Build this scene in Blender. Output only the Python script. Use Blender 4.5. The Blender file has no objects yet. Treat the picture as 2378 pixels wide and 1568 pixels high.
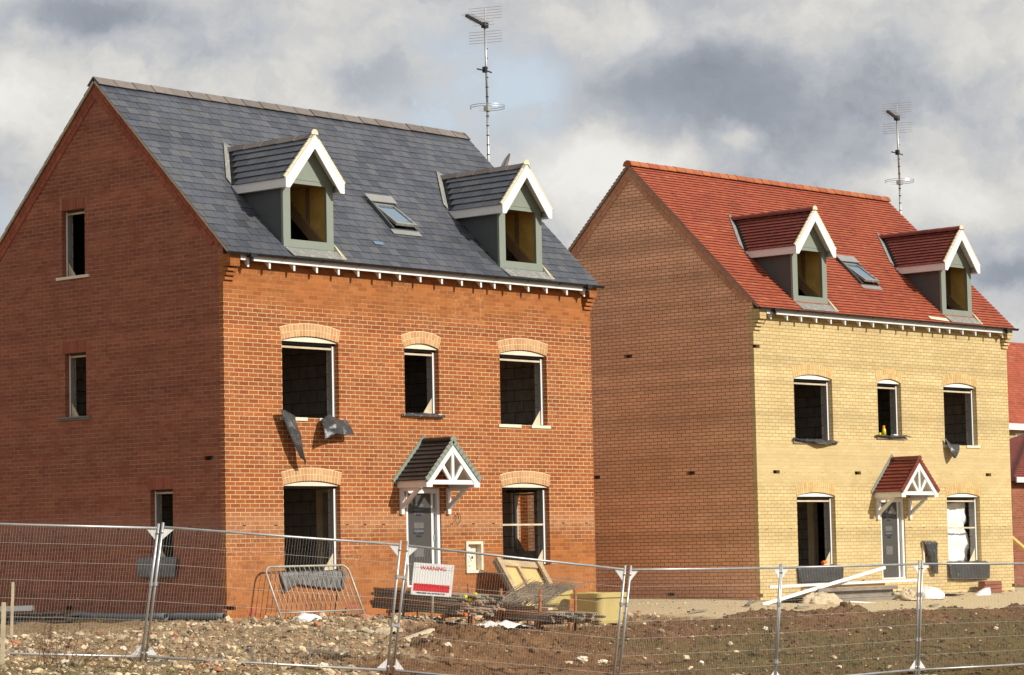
import bpy, math, random
import numpy as np
from math import radians as R_, sin, cos, pi, sqrt, atan2
from mathutils import Vector as V, Matrix, noise, geometry

S = bpy.context.scene
COL = S.collection
rnd = random.Random(7)

# ------------------------------------------------------------------ camera
CAM = np.array([-31.3497, -34.4360, -0.5716])
YAW, PITCH, ROLL = 0.844459768, 0.0793152356, -0.0199948211
fw = np.array([sin(YAW)*cos(PITCH), cos(YAW)*cos(PITCH), sin(PITCH)])
r0 = np.array([cos(YAW), -sin(YAW), 0.0]); u0 = np.cross(r0, fw)
rt = r0*cos(ROLL)+u0*sin(ROLL); upv = -r0*sin(ROLL)+u0*cos(ROLL)
cd = bpy.data.cameras.new('camera'); cam = bpy.data.objects.new('camera', cd); COL.objects.link(cam)
M = Matrix(((rt[0], upv[0], -fw[0], CAM[0]), (rt[1], upv[1], -fw[1], CAM[1]), (rt[2], upv[2], -fw[2], CAM[2]), (0, 0, 0, 1)))
cam.matrix_world = M
cd.sensor_width = 36; cd.lens = 7965.05/3000*36; cd.clip_start = 1; cd.clip_end = 5000
S.camera = cam

# ------------------------------------------------------------------ light
SUN_STRENGTH, SKY, EXPO = 4.1, 0.1, 0.12
sdir = V((0.25, -1.0, 0.63)).normalized()          # towards the sun
sd = bpy.data.lights.new('sun', 'SUN'); sd.energy = SUN_STRENGTH; sd.angle = R_(0.53); sd.color = (1.0, .95, .86)
sun = bpy.data.objects.new('sun', sd); COL.objects.link(sun)
sun.rotation_euler = (-sdir).to_track_quat('-Z', 'Y').to_euler(); sun.location = (20, -40, 30)
S.view_settings.view_transform = 'Standard'; S.view_settings.look = 'None'
S.view_settings.exposure = EXPO; S.view_settings.gamma = 1; S.view_settings.use_curve_mapping = False

# ------------------------------------------------------------------ node helper
class NT:
    def __init__(s, tree): s.t = tree; tree.nodes.clear()
    def n(s, typ, **kw):
        nd = s.t.nodes.new(typ)
        for k, v in kw.items():
            if k.startswith('i_'):
                key = k[2:]; key = int(key) if key.isdigit() else key.replace('_', ' ')
                if hasattr(v, 'is_output') or isinstance(v, bpy.types.NodeSocket): s.t.links.new(v, nd.inputs[key])
                else: nd.inputs[key].default_value = v
            else: setattr(nd, k, v)
        return nd
    def l(s, a, b): s.t.links.new(a, b)
    def math(s, op, a, b=0.0, c=0.0, clamp=False):
        nd = s.t.nodes.new('ShaderNodeMath'); nd.operation = op; nd.use_clamp = clamp
        for i, x in enumerate((a, b, c)):
            if isinstance(x, bpy.types.NodeSocket): s.t.links.new(x, nd.inputs[i])
            else: nd.inputs[i].default_value = x
        return nd.outputs[0]
    def mix(s, f, a, b, bt='MIX'):
        nd = s.t.nodes.new('ShaderNodeMix'); nd.data_type = 'RGBA'; nd.blend_type = bt; nd.clamp_factor = True
        for k, x in ((0, f), (6, a), (7, b)):
            if isinstance(x, bpy.types.NodeSocket): s.t.links.new(x, nd.inputs[k])
            else: nd.inputs[k].default_value = x if k == 0 else (tuple(x)+(1,))[:4]
        return nd.outputs[2]
    def ramp(s, f, stops, interp='LINEAR'):
        nd = s.t.nodes.new('ShaderNodeValToRGB'); nd.color_ramp.interpolation = interp
        el = nd.color_ramp.elements
        while len(el) < len(stops): el.new(0.5)
        for e, (p, c) in zip(el, stops): e.position = p; e.color = (tuple(c)+(1,))[:4] if not isinstance(c, (int, float)) else (c, c, c, 1)
        s.t.links.new(f, nd.inputs[0]); return nd.outputs[0]
    def noise(s, vec, scale, detail=4, rough=.55, out=0, dist=0.0):
        nd = s.n('ShaderNodeTexNoise'); nd.inputs['Scale'].default_value = scale; nd.inputs['Detail'].default_value = detail
        nd.inputs['Roughness'].default_value = rough; nd.inputs['Distortion'].default_value = dist
        if vec is not None: s.l(vec, nd.inputs['Vector'])
        return nd.outputs[out]
    def maprange(s, v, a, b, c=0., d=1.):
        nd = s.n('ShaderNodeMapRange'); nd.inputs[1].default_value = a; nd.inputs[2].default_value = b
        nd.inputs[3].default_value = c; nd.inputs[4].default_value = d; s.l(v, nd.inputs[0]); return nd.outputs[0]

# ------------------------------------------------------------------ world: clouds over a Nishita sky
w = bpy.data.worlds.new('World'); S.world = w; w.use_nodes = True
T = NT(w.node_tree)
sky = T.n('ShaderNodeTexSky', sky_type='NISHITA'); sky.sun_disc = False
sky.sun_elevation = math.asin(sdir.z); sky.sun_rotation = atan2(sdir.x, sdir.y)
geo = T.n('ShaderNodeTexCoord'); sep = T.n('ShaderNodeSeparateXYZ'); T.l(geo.outputs['Generated'], sep.inputs[0])
az = T.math('MULTIPLY', T.math('ARCTAN2', sep.outputs[0], sep.outputs[1]), 180/pi)
el = T.math('MULTIPLY', T.math('ARCSINE', sep.outputs[2]), 180/pi)
cmb = T.n('ShaderNodeCombineXYZ'); T.l(az, cmb.inputs[0]); T.l(el, cmb.inputs[1])
# warp the angular coordinates so the cloud banks have ragged outlines
wn = T.n('ShaderNodeTexNoise'); wn.inputs['Scale'].default_value = .35; wn.inputs['Detail'].default_value = 9; wn.inputs['Roughness'].default_value = .58; T.l(cmb.outputs[0], wn.inputs['Vector'])
wsub = T.n('ShaderNodeVectorMath', operation='SUBTRACT'); T.l(wn.outputs['Color'], wsub.inputs[0]); wsub.inputs[1].default_value = (.5, .5, .5)
wsc = T.n('ShaderNodeVectorMath', operation='SCALE'); T.l(wsub.outputs[0], wsc.inputs[0]); wsc.inputs['Scale'].default_value = 2.6
wad = T.n('ShaderNodeVectorMath', operation='ADD'); T.l(cmb.outputs[0], wad.inputs[0]); T.l(wsc.outputs[0], wad.inputs[1])
ws = T.n('ShaderNodeSeparateXYZ'); T.l(wad.outputs[0], ws.inputs[0])
def blob(a, e, sa, se):
    x = T.math('DIVIDE', T.math('SUBTRACT', ws.outputs[0], a), sa); y = T.math('DIVIDE', T.math('SUBTRACT', ws.outputs[1], e), se)
    q = T.math('ADD', T.math('MULTIPLY', x, x), T.math('MULTIPLY', y, y))
    return T.math('EXPONENT', T.math('MULTIPLY', T.math('POWER', q, 1.25), -1.0))
def zdeg(px, py): return 48.384+(px-1189)/110.2, 4.544+(784-py)/110.2
# (centre in degrees, size in degrees, weight): bright and dark cloud banks
BL = [((250, 30), 1.5, .5, -.34), ((150, 240), 2.6, 1.2, .25), ((20, 400), 1.3, .7, -.12), ((560, 120), 1.4, .6, -.10), ((880, 190), .8, .45, -.20),
      ((1050, 50), 2.0, .6, .10), ((1400, 400), 1.5, .75, .34), ((1580, 400), 1.0, .4, .12), ((1240, 420), .8, .6, .18), ((1620, 230), 2.0, .8, -.27), ((1900, 250), 2.2, 1.3, -.20), ((2150, 230), 1.6, .9, -.08),
      ((1480, 60), .8, .5, .14), ((1735, 345), .5, .35, .26), ((2250, 480), 1.5, .6, .22), ((2080, 420), .7, .3, .15), ((2330, 660), .9, .35, -.34), ((2300, 820), 1., .6, .12), ((2250, 60), 1.4, .6, .02), ((700, 330), 1.2, .6, .18)]
acc = None
for (p, sa, se, wt) in BL:
    a, e = zdeg(*p); g = T.math('MULTIPLY', blob(a, e, sa, se), wt)
    acc = g if acc is None else T.math('ADD', acc, g)
blue = None
for (p, sa, se, wt) in [((1000, 230), 1.9, 1.1, 1.0), ((1250, 230), 1.0, 1.0, .8), ((690, 130), 1.2, .6, .6), ((60, 520), 1.5, .6, .7), ((1500, 270), .7, .35, .4), ((1480, 60), .7, .4, .35)]:
    a, e = zdeg(*p); g = T.math('MULTIPLY', blob(a, e, sa, se), wt)
    blue = g if blue is None else T.math('ADD', blue, g)
sc = T.n('ShaderNodeMapping'); sc.inputs['Scale'].default_value = (.26, .42, 1); T.l(wad.outputs[0], sc.inputs[0])
fb = T.noise(sc.outputs[0], 1.0, 9, .58)
fb2 = T.noise(sc.outputs[0], .22, 4, .5)
t = T.math('ADD', .56, acc); t = T.math('ADD', t, T.math('MULTIPLY', T.math('SUBTRACT', fb, .5), .85))
t = T.math('ADD', t, T.math('MULTIPLY', T.math('SUBTRACT', fb2, .5), .25))
cl = T.ramp(t, [(0.0, (.21, .235, .275)), (.3, (.305, .333, .38)), (.50, (.455, .47, .50)), (.68, (.64, .628, .60)), (.92, (.79, .78, .75))])
bf = T.math('MULTIPLY', blue, T.maprange(fb, .41, .56, 1.0, .05), clamp=True)
skyc = T.mix(1.0, sky.outputs[0], (1.0, 1.0, 1.0), 'MULTIPLY')
pale = T.mix(.88, skyc, (5.7, 6.5, 7.3))
clx = T.mix(1.0, cl, (10, 10, 10), 'MULTIPLY')
res = T.mix(bf, clx, pale)
bg = T.n('ShaderNodeBackground'); bg.inputs['Strength'].default_value = SKY; T.l(res, bg.inputs[0])
wo = T.n('ShaderNodeOutputWorld'); T.l(bg.outputs[0], wo.inputs[0])

# ------------------------------------------------------------------ materials
def mat(name):
    m = bpy.data.materials.new(name); m.use_nodes = True
    t = NT(m.node_tree); o = t.n('ShaderNodeOutputMaterial'); b = t.n('ShaderNodeBsdfPrincipled'); t.l(b.outputs[0], o.inputs[0])
    return m, t, b
def bump(t, b, h, strength, dist=.01):
    bp = t.n('ShaderNodeBump'); bp.inputs['Strength'].default_value = strength; bp.inputs['Distance'].default_value = dist
    t.l(h, bp.inputs['Height']); t.l(bp.outputs[0], b.inputs['Normal'])
def plain(name, c, rough=.6, var=.12, scale=6., metal=0., bmp=.0, dirt=None, island=0., objrand=0., spec=None):
    m, t, b = mat(name)
    tc = t.n('ShaderNodeTexCoord').outputs['Object']
    n = t.noise(tc, scale, 6, .6)
    k = t.maprange(n, .25, .75, 1-var, 1+var)
    if island:
        g = t.n('ShaderNodeNewGeometry').outputs['Random Per Island']
        k = t.math('MULTIPLY', k, t.maprange(g, 0, 1, 1-island, 1+island))
    if objrand:
        g = t.n('ShaderNodeObjectInfo').outputs['Random']
        k = t.math('MULTIPLY', k, t.maprange(g, 0, 1, 1-objrand, 1+objrand))
    col = t.mix(1.0, c, k, 'MULTIPLY')
    if dirt:
        d = t.noise(tc, dirt[1], 5, .7); col = t.mix(t.maprange(d, dirt[2], dirt[2]+.15), col, dirt[0])
    t.l(col, b.inputs['Base Color']); b.inputs['Roughness'].default_value = rough; b.inputs['Metallic'].default_value = metal
    if spec is not None: b.inputs['Specular IOR Level'].default_value = spec
    if bmp: bump(t, b, t.noise(tc, scale*8, 4, .6), bmp, .02)
    return m

def brick(name, c1, c2, mortar, mortar2, msize=.0055, vband=None, pale=None, stain=None, rough=.9, bandc=None, smear=None):
    m, t, b = mat(name)
    uv = t.n('ShaderNodeUVMap').outputs[0]
    wob = t.noise(uv, 9., 3, .6, out=1)
    sub = t.n('ShaderNodeVectorMath', operation='SUBTRACT'); t.l(wob, sub.inputs[0]); sub.inputs[1].default_value = (.5, .5, .5)
    scl = t.n('ShaderNodeVectorMath', operation='SCALE'); t.l(sub.outputs[0], scl.inputs[0]); scl.inputs['Scale'].default_value = .010
    add = t.n('ShaderNodeVectorMath', operation='ADD'); t.l(uv, add.inputs[0]); t.l(scl.outputs[0], add.inputs[1])
    def bt(ms, a, bb, mo, sm=.15):
        nd = t.n('ShaderNodeTexBrick'); nd.offset = .5; nd.squash = 1
        nd.inputs['Scale'].default_value = 1; nd.inputs['Mortar Size'].default_value = ms; nd.inputs['Mortar Smooth'].default_value = sm
        nd.inputs['Brick Width'].default_value = .225; nd.inputs['Row Height'].default_value = .075; nd.inputs['Bias'].default_value = -.05
        nd.inputs['Color1'].default_value = a+(1,); nd.inputs['Color2'].default_value = bb+(1,); nd.inputs['Mortar'].default_value = mo+(1,)
        t.l(add.outputs[0], nd.inputs['Vector']); return nd
    nd = bt(msize, (0., 0, 0), (1., 1, 1), (.5, .5, .5))
    f = t.n('ShaderNodeRGBToBW'); t.l(nd.outputs['Color'], f.inputs[0])
    body = t.mix(f.outputs[0], c1, c2)
    n1 = t.noise(uv, .55, 5, .6); n2 = t.noise(uv, 38., 5, .65); n3 = t.noise(uv, 3.2, 5, .6)
    body = t.mix(1.0, body, t.maprange(n2, .25, .75, .80, 1.20), 'MULTIPLY')
    body = t.mix(1.0, body, t.maprange(n1, .3, .7, .90, 1.10), 'MULTIPLY')
    spv = t.n('ShaderNodeSeparateXYZ'); t.l(uv, spv.inputs[0]); v = spv.outputs[1]
    mo = t.mix(1.0, mortar, t.maprange(n3, .3, .7, .88, 1.1), 'MULTIPLY')
    vn = t.math('ADD', v, t.maprange(n1, .2, .8, -.5, .5))
    if vband:
        band = None
        for (lo, hi, soft) in vband:
            q = t.math('MULTIPLY', t.math('SMOOTH_MIN', 1.0, t.math('DIVIDE', t.math('SUBTRACT', vn, lo), soft), .1), 1., clamp=True)
            q2 = t.math('MULTIPLY', t.math('DIVIDE', t.math('SUBTRACT', hi, vn), soft), 1., clamp=True)
            q = t.math('MULTIPLY', q, q2); band = q if band is None else t.math('MAXIMUM', band, q)
        mo = t.mix(band, mo, mortar2)
        if bandc: body = t.mix(t.math('MULTIPLY', band, bandc[1]), body, t.mix(1., bandc[0], t.maprange(f.outputs[0], 0, 1, .75, 1.15), 'MULTIPLY'))
    else:
        mo = t.mix(t.maprange(n3, .45, .62), mo, mortar2)
    cr_ = t.n('ShaderNodeTexWhiteNoise'); cr_.noise_dimensions = '1D'; t.l(t.math('FLOOR', t.math('DIVIDE', v, .075)), cr_.inputs['W'])
    bt4 = t.n('ShaderNodeTexNoise'); bt4.noise_dimensions = '1D'; bt4.inputs['Scale'].default_value = 1.; bt4.inputs['Detail'].default_value = 2; t.l(t.math('MULTIPLY', v, 2.3), bt4.inputs['W'])
    body = t.mix(1., body, t.maprange(bt4.outputs[0], .3, .7, .86, 1.13), 'MULTIPLY')
    mo = t.mix(1., mo, t.maprange(cr_.outputs['Value'], 0, 1, .84, 1.1), 'MULTIPLY')
    col = t.mix(nd.outputs['Fac'], body, mo)
    if smear:
        mp = t.n('ShaderNodeMapping'); mp.inputs['Scale'].default_value = (1.0, .55, 1); t.l(uv, mp.inputs[0])
        sm1 = t.noise(mp.outputs[0], 1.1, 4, .6); sm2 = t.noise(uv, 14, 6, .75)
        q = t.math('MULTIPLY', t.maprange(sm1, .46, .66), t.maprange(sm2, .50, .66), clamp=True)
        col = t.mix(t.math('MULTIPLY', q, smear[1]), col, smear[0])
    if stain:
        sn = t.noise(uv, 1.3, 6, .7); col = t.mix(t.maprange(sn, .57, .78, 0, stain[1]), col, stain[0])
    if pale:
        for (vc, vw, pc, pf) in pale:
            d = t.math('ABSOLUTE', t.math('SUBTRACT', t.math('ADD', v, t.maprange(n3, .3, .7, -.06, .06)), vc))
            q = t.math('SUBTRACT', 1., t.math('DIVIDE', d, vw), clamp=True)
            q = t.math('MULTIPLY', q, t.maprange(n3, .3, .65, .35, 1.))
            col = t.mix(t.math('MULTIPLY', q, pf), col, pc)
    t.l(col, b.inputs['Base Color']); b.inputs['Roughness'].default_value = rough; b.inputs['Specular IOR Level'].default_value = .25
    h = t.math('ADD', t.math('MULTIPLY', t.math('SUBTRACT', 1., nd.outputs['Fac']), 1.), t.math('MULTIPLY', n2, .25))
    bump(t, b, h, .55, .006)
    return m

def timber(name, c, c2, rough=.75):
    m, t, b = mat(name)
    tc = t.n('ShaderNodeTexCoord').outputs['Object']
    mp = t.n('ShaderNodeMapping'); mp.inputs['Scale'].default_value = (3, 22, 22); t.l(tc, mp.inputs[0])
    n = t.noise(mp.outputs[0], 1.6, 5, .6); n2 = t.noise(tc, 3, 5, .6)
    col = t.mix(t.maprange(n, .3, .7), c, c2); col = t.mix(1.0, col, t.maprange(n2, .3, .7, .75, 1.15), 'MULTIPLY')
    t.l(col, b.inputs['Base Color']); b.inputs['Roughness'].default_value = rough; bump(t, b, n, .3, .004)
    return m

def shingle(name, cols, rough, spec=.5, streak=None, bmp=.25):
    """per-tile colour from the random value of each mesh island"""
    m, t, b = mat(name)
    g = t.n('ShaderNodeNewGeometry').outputs['Random Per Island']
    tc = t.n('ShaderNodeTexCoord').outputs['Object']
    col = t.ramp(g, cols)
    n = t.noise(tc, 14, 6, .65); n2 = t.noise(tc, .8, 5, .6)
    col = t.mix(1.0, col, t.maprange(n, .25, .75, .82, 1.18), 'MULTIPLY'); col = t.mix(1.0, col, t.maprange(n2, .3, .7, .88, 1.12), 'MULTIPLY')
    if streak:
        mp = t.n('ShaderNodeMapping'); mp.inputs['Scale'].default_value = (5, 1.3, 1.3); t.l(tc, mp.inputs[0])
        s_ = t.noise(mp.outputs[0], 2.2, 7, .75); col = t.mix(t.maprange(s_, streak[2], streak[2]+.12, 0, streak[1]), col, streak[0])
    t.l(col, b.inputs['Base Color']); b.inputs['Roughness'].default_value = rough; b.inputs['Specular IOR Level'].default_value = spec
    bump(t, b, n, bmp, .004)
    return m

MT = {}
MT['brickA'] = brick('red_brick', (.275, .073, .022), (.385, .118, .034), (.72, .55, .30), (.42, .20, .07), .0052,
                     vband=[(3.65, 9.5, .35), (-3., -.15, .35)], pale=[(.05, .30, (.50, .285, .15), .6), (-.95, .3, (.46, .18, .05), .4)], stain=((.43, .18, .05), .55), bandc=((.41, .158, .046), .5), smear=((.60, .40, .22), .55))
MT['brickG'] = brick('red_brick_shade', (.250, .078, .045), (.330, .112, .062), (.43, .285, .19), (.26, .135, .085), .0050, stain=((.21, .085, .06), .4),  # shaded copy of the red brick, shade put into brick and mortar tones
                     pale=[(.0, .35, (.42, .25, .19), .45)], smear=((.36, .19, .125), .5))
MT['brickB'] = brick('buff_brick', (.575, .435, .205), (.655, .515, .262), (.33, .19, .075), (.60, .43, .21), .0054,
                     vband=[(.75, 2.0, .25)], stain=((.60, .36, .12), .4), pale=[(1.5, .55, (.62, .475, .25), .6), (-.6, .6, (.66, .535, .30), .25)], smear=((.70, .60, .38), .35))
MT['brickBG'] = brick('buff_brick_shade', (.77, .43, .25), (.87, .51, .31), (.19, .11, .068), (.25, .14, .085), .0064, stain=((.42, .19, .10), .3))  # shaded copy of the buff brick, reddish bounce light put into its colour
MT['blockwork'] = plain('blockwork', (.34, .33, .31), .95, .18, 5, bmp=.3)
def block_mat(kk=1.0):
    m, t, b = mat('concrete_block')
    uv = t.n('ShaderNodeUVMap').outputs[0]
    nd = t.n('ShaderNodeTexBrick'); nd.offset = .5
    for k, v in (('Scale', 1), ('Mortar Size', .009), ('Mortar Smooth', .2), ('Brick Width', .45), ('Row Height', .225)): nd.inputs[k].default_value = v
    nd.inputs['Color1'].default_value = (.50, .48, .45, 1); nd.inputs['Color2'].default_value = (.60, .58, .54, 1); nd.inputs['Mortar'].default_value = (.20, .18, .16, 1)
    t.l(uv, nd.inputs['Vector']); n = t.noise(uv, 6, 6, .65)
    t.l(t.mix(1., nd.outputs['Color'], t.maprange(n, .3, .7, .7*kk, 1.2*kk), 'MULTIPLY'), b.inputs['Base Color']); b.inputs['Roughness'].default_value = .95
    bump(t, b, n, .3, .01); return m
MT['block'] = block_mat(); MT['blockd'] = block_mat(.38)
MT['dark_block'] = plain('dark_block', (.07, .065, .06), .95, .3, 3, bmp=.3)
MT['archA'] = shingle('arch_brick', [(0, (.53, .29, .125)), (.5, (.60, .37, .18)), (1, (.49, .24, .095))], .9, .2)
MT['archB'] = shingle('buff_arch_brick', [(0, (.62, .44, .19)), (.5, (.68, .51, .25)), (1, (.58, .37, .14))], .9, .2)
MT['soldier'] = shingle('soldier_brick', [(0, (.26, .075, .046)), (1, (.33, .105, .06))], .9, .2)
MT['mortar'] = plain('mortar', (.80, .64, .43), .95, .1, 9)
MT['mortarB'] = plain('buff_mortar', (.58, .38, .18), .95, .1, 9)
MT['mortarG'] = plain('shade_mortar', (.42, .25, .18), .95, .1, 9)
MT['slate'] = shingle('slate', [(0, (.052, .057, .070)), (.3, (.071, .077, .094)), (.6, (.086, .091, .109)), (.85, (.100, .102, .110)), (1, (.062, .064, .073))], .42, .5, ((.22, .23, .24), .5, .63))
MT['tile'] = shingle('clay_tile', [(0, (.345, .078, .042)), (.45, (.375, .090, .046)), (.85, (.40, .104, .050)), (.95, (.29, .068, .042)), (1, (.45, .15, .068))], .75, .3)
MT['tileD'] = shingle('dark_clay_tile', [(0, (.185, .042, .028)), (.5, (.225, .054, .035)), (1, (.16, .038, .028))], .7, .3)
MT['underlay'] = plain('roof_underlay', (.020, .020, .022), .9, .2, 4)
MT['ridgeA'] = shingle('concrete_ridge', [(0, (.165, .140, .125)), (1, (.21, .18, .162))], .85, .3)
MT['ridgeB'] = shingle('clay_ridge', [(0, (.36, .095, .038)), (.5, (.43, .145, .055)), (1, (.30, .07, .034))], .75, .3)
MT['ctile'] = shingle('canopy_tile', [(0, (.045, .040, .034)), (1, (.062, .055, .047))], .75, .3)
MT['white'] = plain('white_paint', (.80, .79, .77), .45, .05, 3, dirt=((.55, .5, .42), 9, .68))
MT['upvc'] = plain('white_upvc', (.86, .86, .85), .35, .03, 3)
MT['cream'] = plain('cream_board', (.76, .68, .52), .8, .12, 5, bmp=.1)
MT['sage'] = plain('sage_paint', (.235, .265, .215), .55, .06, 4, dirt=((.33, .35, .30), 5, .66))
MT['cheek'] = plain('lead_grey_cheek', (.075, .085, .082), .6, .1, 3)
MT['lead'] = plain('lead_flashing', (.24, .24, .215), .55, .25, 10, dirt=((.46, .45, .41), 9, .55), bmp=.2)
MT['verge'] = plain('verge_mortar', (.50, .42, .29), .95, .2, 12, bmp=.3)
MT['vergeB'] = plain('grey_verge_mortar', (.33, .27, .20), .95, .2, 12, bmp=.3)
MT['bedding'] = plain('cream_bedding', (.76, .66, .45), .9, .15, 14, bmp=.3)
MT['black'] = plain('black_plastic', (.016, .016, .017), .35, .2, 4)
MT['dpc'] = plain('dpc_membrane', (.050, .050, .050), .30, .35, 7, dirt=((.24, .22, .19), 11, .60), bmp=.25)
MT['dpcgrey'] = plain('grey_dpc_membrane', (.155, .155, .15), .5, .35, 8, dirt=((.30, .28, .25), 11, .58), bmp=.3)
MT['closer'] = plain('cavity_closer', (.27, .265, .255), .6, .1, 4)
MT['galv'] = plain('galvanised_steel', (.47, .47, .46), .42, .2, 5, metal=.55, dirt=((.33, .26, .19), 14, .66))
MT['galvd'] = plain('dull_galvanised_wire', (.50, .47, .42), .55, .12, 5, metal=.1)
MT['barrier'] = plain('barrier_steel', (.44, .42, .36), .5, .25, 6, metal=.35, dirt=((.36, .22, .12), 9, .62))
MT['rust'] = plain('rusty_steel', (.36, .135, .045), .85, .4, 9, dirt=((.09, .045, .028), 6, .52), bmp=.3)
def tube_mat():
    m, t, b = mat('scaffold_tube'); g = t.n('ShaderNodeObjectInfo').outputs['Random']; tc = t.n('ShaderNodeTexCoord').outputs['Object']
    c = t.ramp(g, [(0, (.17, .175, .15)), (.3, (.27, .24, .18)), (.5, (.34, .19, .10)), (.7, (.20, .16, .12)), (.85, (.46, .20, .09)), (1, (.26, .27, .24))])
    n = t.noise(tc, 2.5, 6, .65); c = t.mix(t.maprange(n, .5, .66), c, (.42, .17, .065)); c = t.mix(1., c, t.maprange(t.noise(tc, 18, 4, .6), .3, .7, .7, 1.25), 'MULTIPLY')
    t.l(c, b.inputs['Base Color']); b.inputs['Roughness'].default_value = .6; b.inputs['Metallic'].default_value = .15; return m
MT['tube'] = tube_mat()
MT['tubeend'] = plain('tube_rim', (.66, .60, .45), .55, .2, 9, metal=.2)
MT['wire'] = plain('tie_wire', (.36, .29, .22), .5, .4, 9, metal=.3)
MT['timber'] = timber('raw_timber', (.56, .43, .25), (.40, .29, .16))
MT['timberd'] = timber('weathered_timber', (.30, .25, .20), (.20, .165, .13))
MT['pale_timber'] = timber('pale_timber', (.72, .62, .44), (.60, .49, .32))
MT['ply'] = plain('plywood', (.66, .44, .17), .75, .15, 4, dirt=((.5, .3, .1), 6, .6))
MT['foam'] = plain('foam_board', (.74, .46, .11), .7, .25, 3, dirt=((.82, .60, .22), 5, .55))
MT['rafter'] = timber('rafter_timber', (.40, .25, .125), (.30, .18, .09))
MT['yellow'] = plain('yellow_plastic', (.56, .44, .165), .55, .12, 3, dirt=((.46, .36, .16), 4, .57))
MT['brownbox'] = plain('brown_plastic', (.26, .085, .045), .55, .15, 4)
MT['orange'] = plain('orange_plastic', (.80, .16, .02), .5, .1, 4)
MT['spray'] = plain('yellow_bottle', (.85, .70, .02), .35, .05, 4)
MT['red'] = plain('sign_red', (.66, .030, .040), .5, .04, 4)
MT['ink'] = plain('sign_ink', (.02, .02, .07), .5, .04, 4)
MT['sheet'] = plain('white_sheeting', (.78, .77, .75), .55, .06, 3, bmp=.1)
MT['stone'] = plain('rubble_stone', (.50, .385, .245), .95, .35, 9, island=.55, bmp=.3)
MT['stonew'] = plain('pale_stone', (.74, .64, .47), .95, .2, 9, objrand=.15, bmp=.3)
MT['brickbit'] = plain('broken_brick', (.46, .19, .09), .95, .25, 9, bmp=.3)
MT['grey_pipe'] = plain('grey_pipe', (.155, .165, .175), .45, .1, 4)
MT['concrete'] = plain('foot_block', (.30, .29, .20), .9, .2, 8, bmp=.3)
MT['grass'] = plain('grass_blades', (.12, .155, .030), .8, .2, 5, island=.5)
MT['straw'] = plain('dead_stems', (.17, .105, .055), .9, .3, 9, island=.3)
MT['terra'] = plain('terracotta', (.42, .095, .055), .8, .1, 5)
MT['door'] = plain('door_skin', (.07, .066, .058), .4, .1, 3)
MT['film'] = plain('film_label', (.14, .138, .13), .4, .15, 5)
MT['mush'] = plain('spoil_heap', (.60, .48, .31), .95, .3, 12, bmp=.5)
def glass():
    m, t, b = mat('roof_glass'); b.inputs['Base Color'].default_value = (.30, .42, .55, 1); b.inputs['Metallic'].default_value = .75; b.inputs['Roughness'].default_value = .06; return m
MT['glass'] = glass()
MT['darkglass'] = plain('window_glass', (.03, .035, .045), .08, .05, 1)

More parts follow.
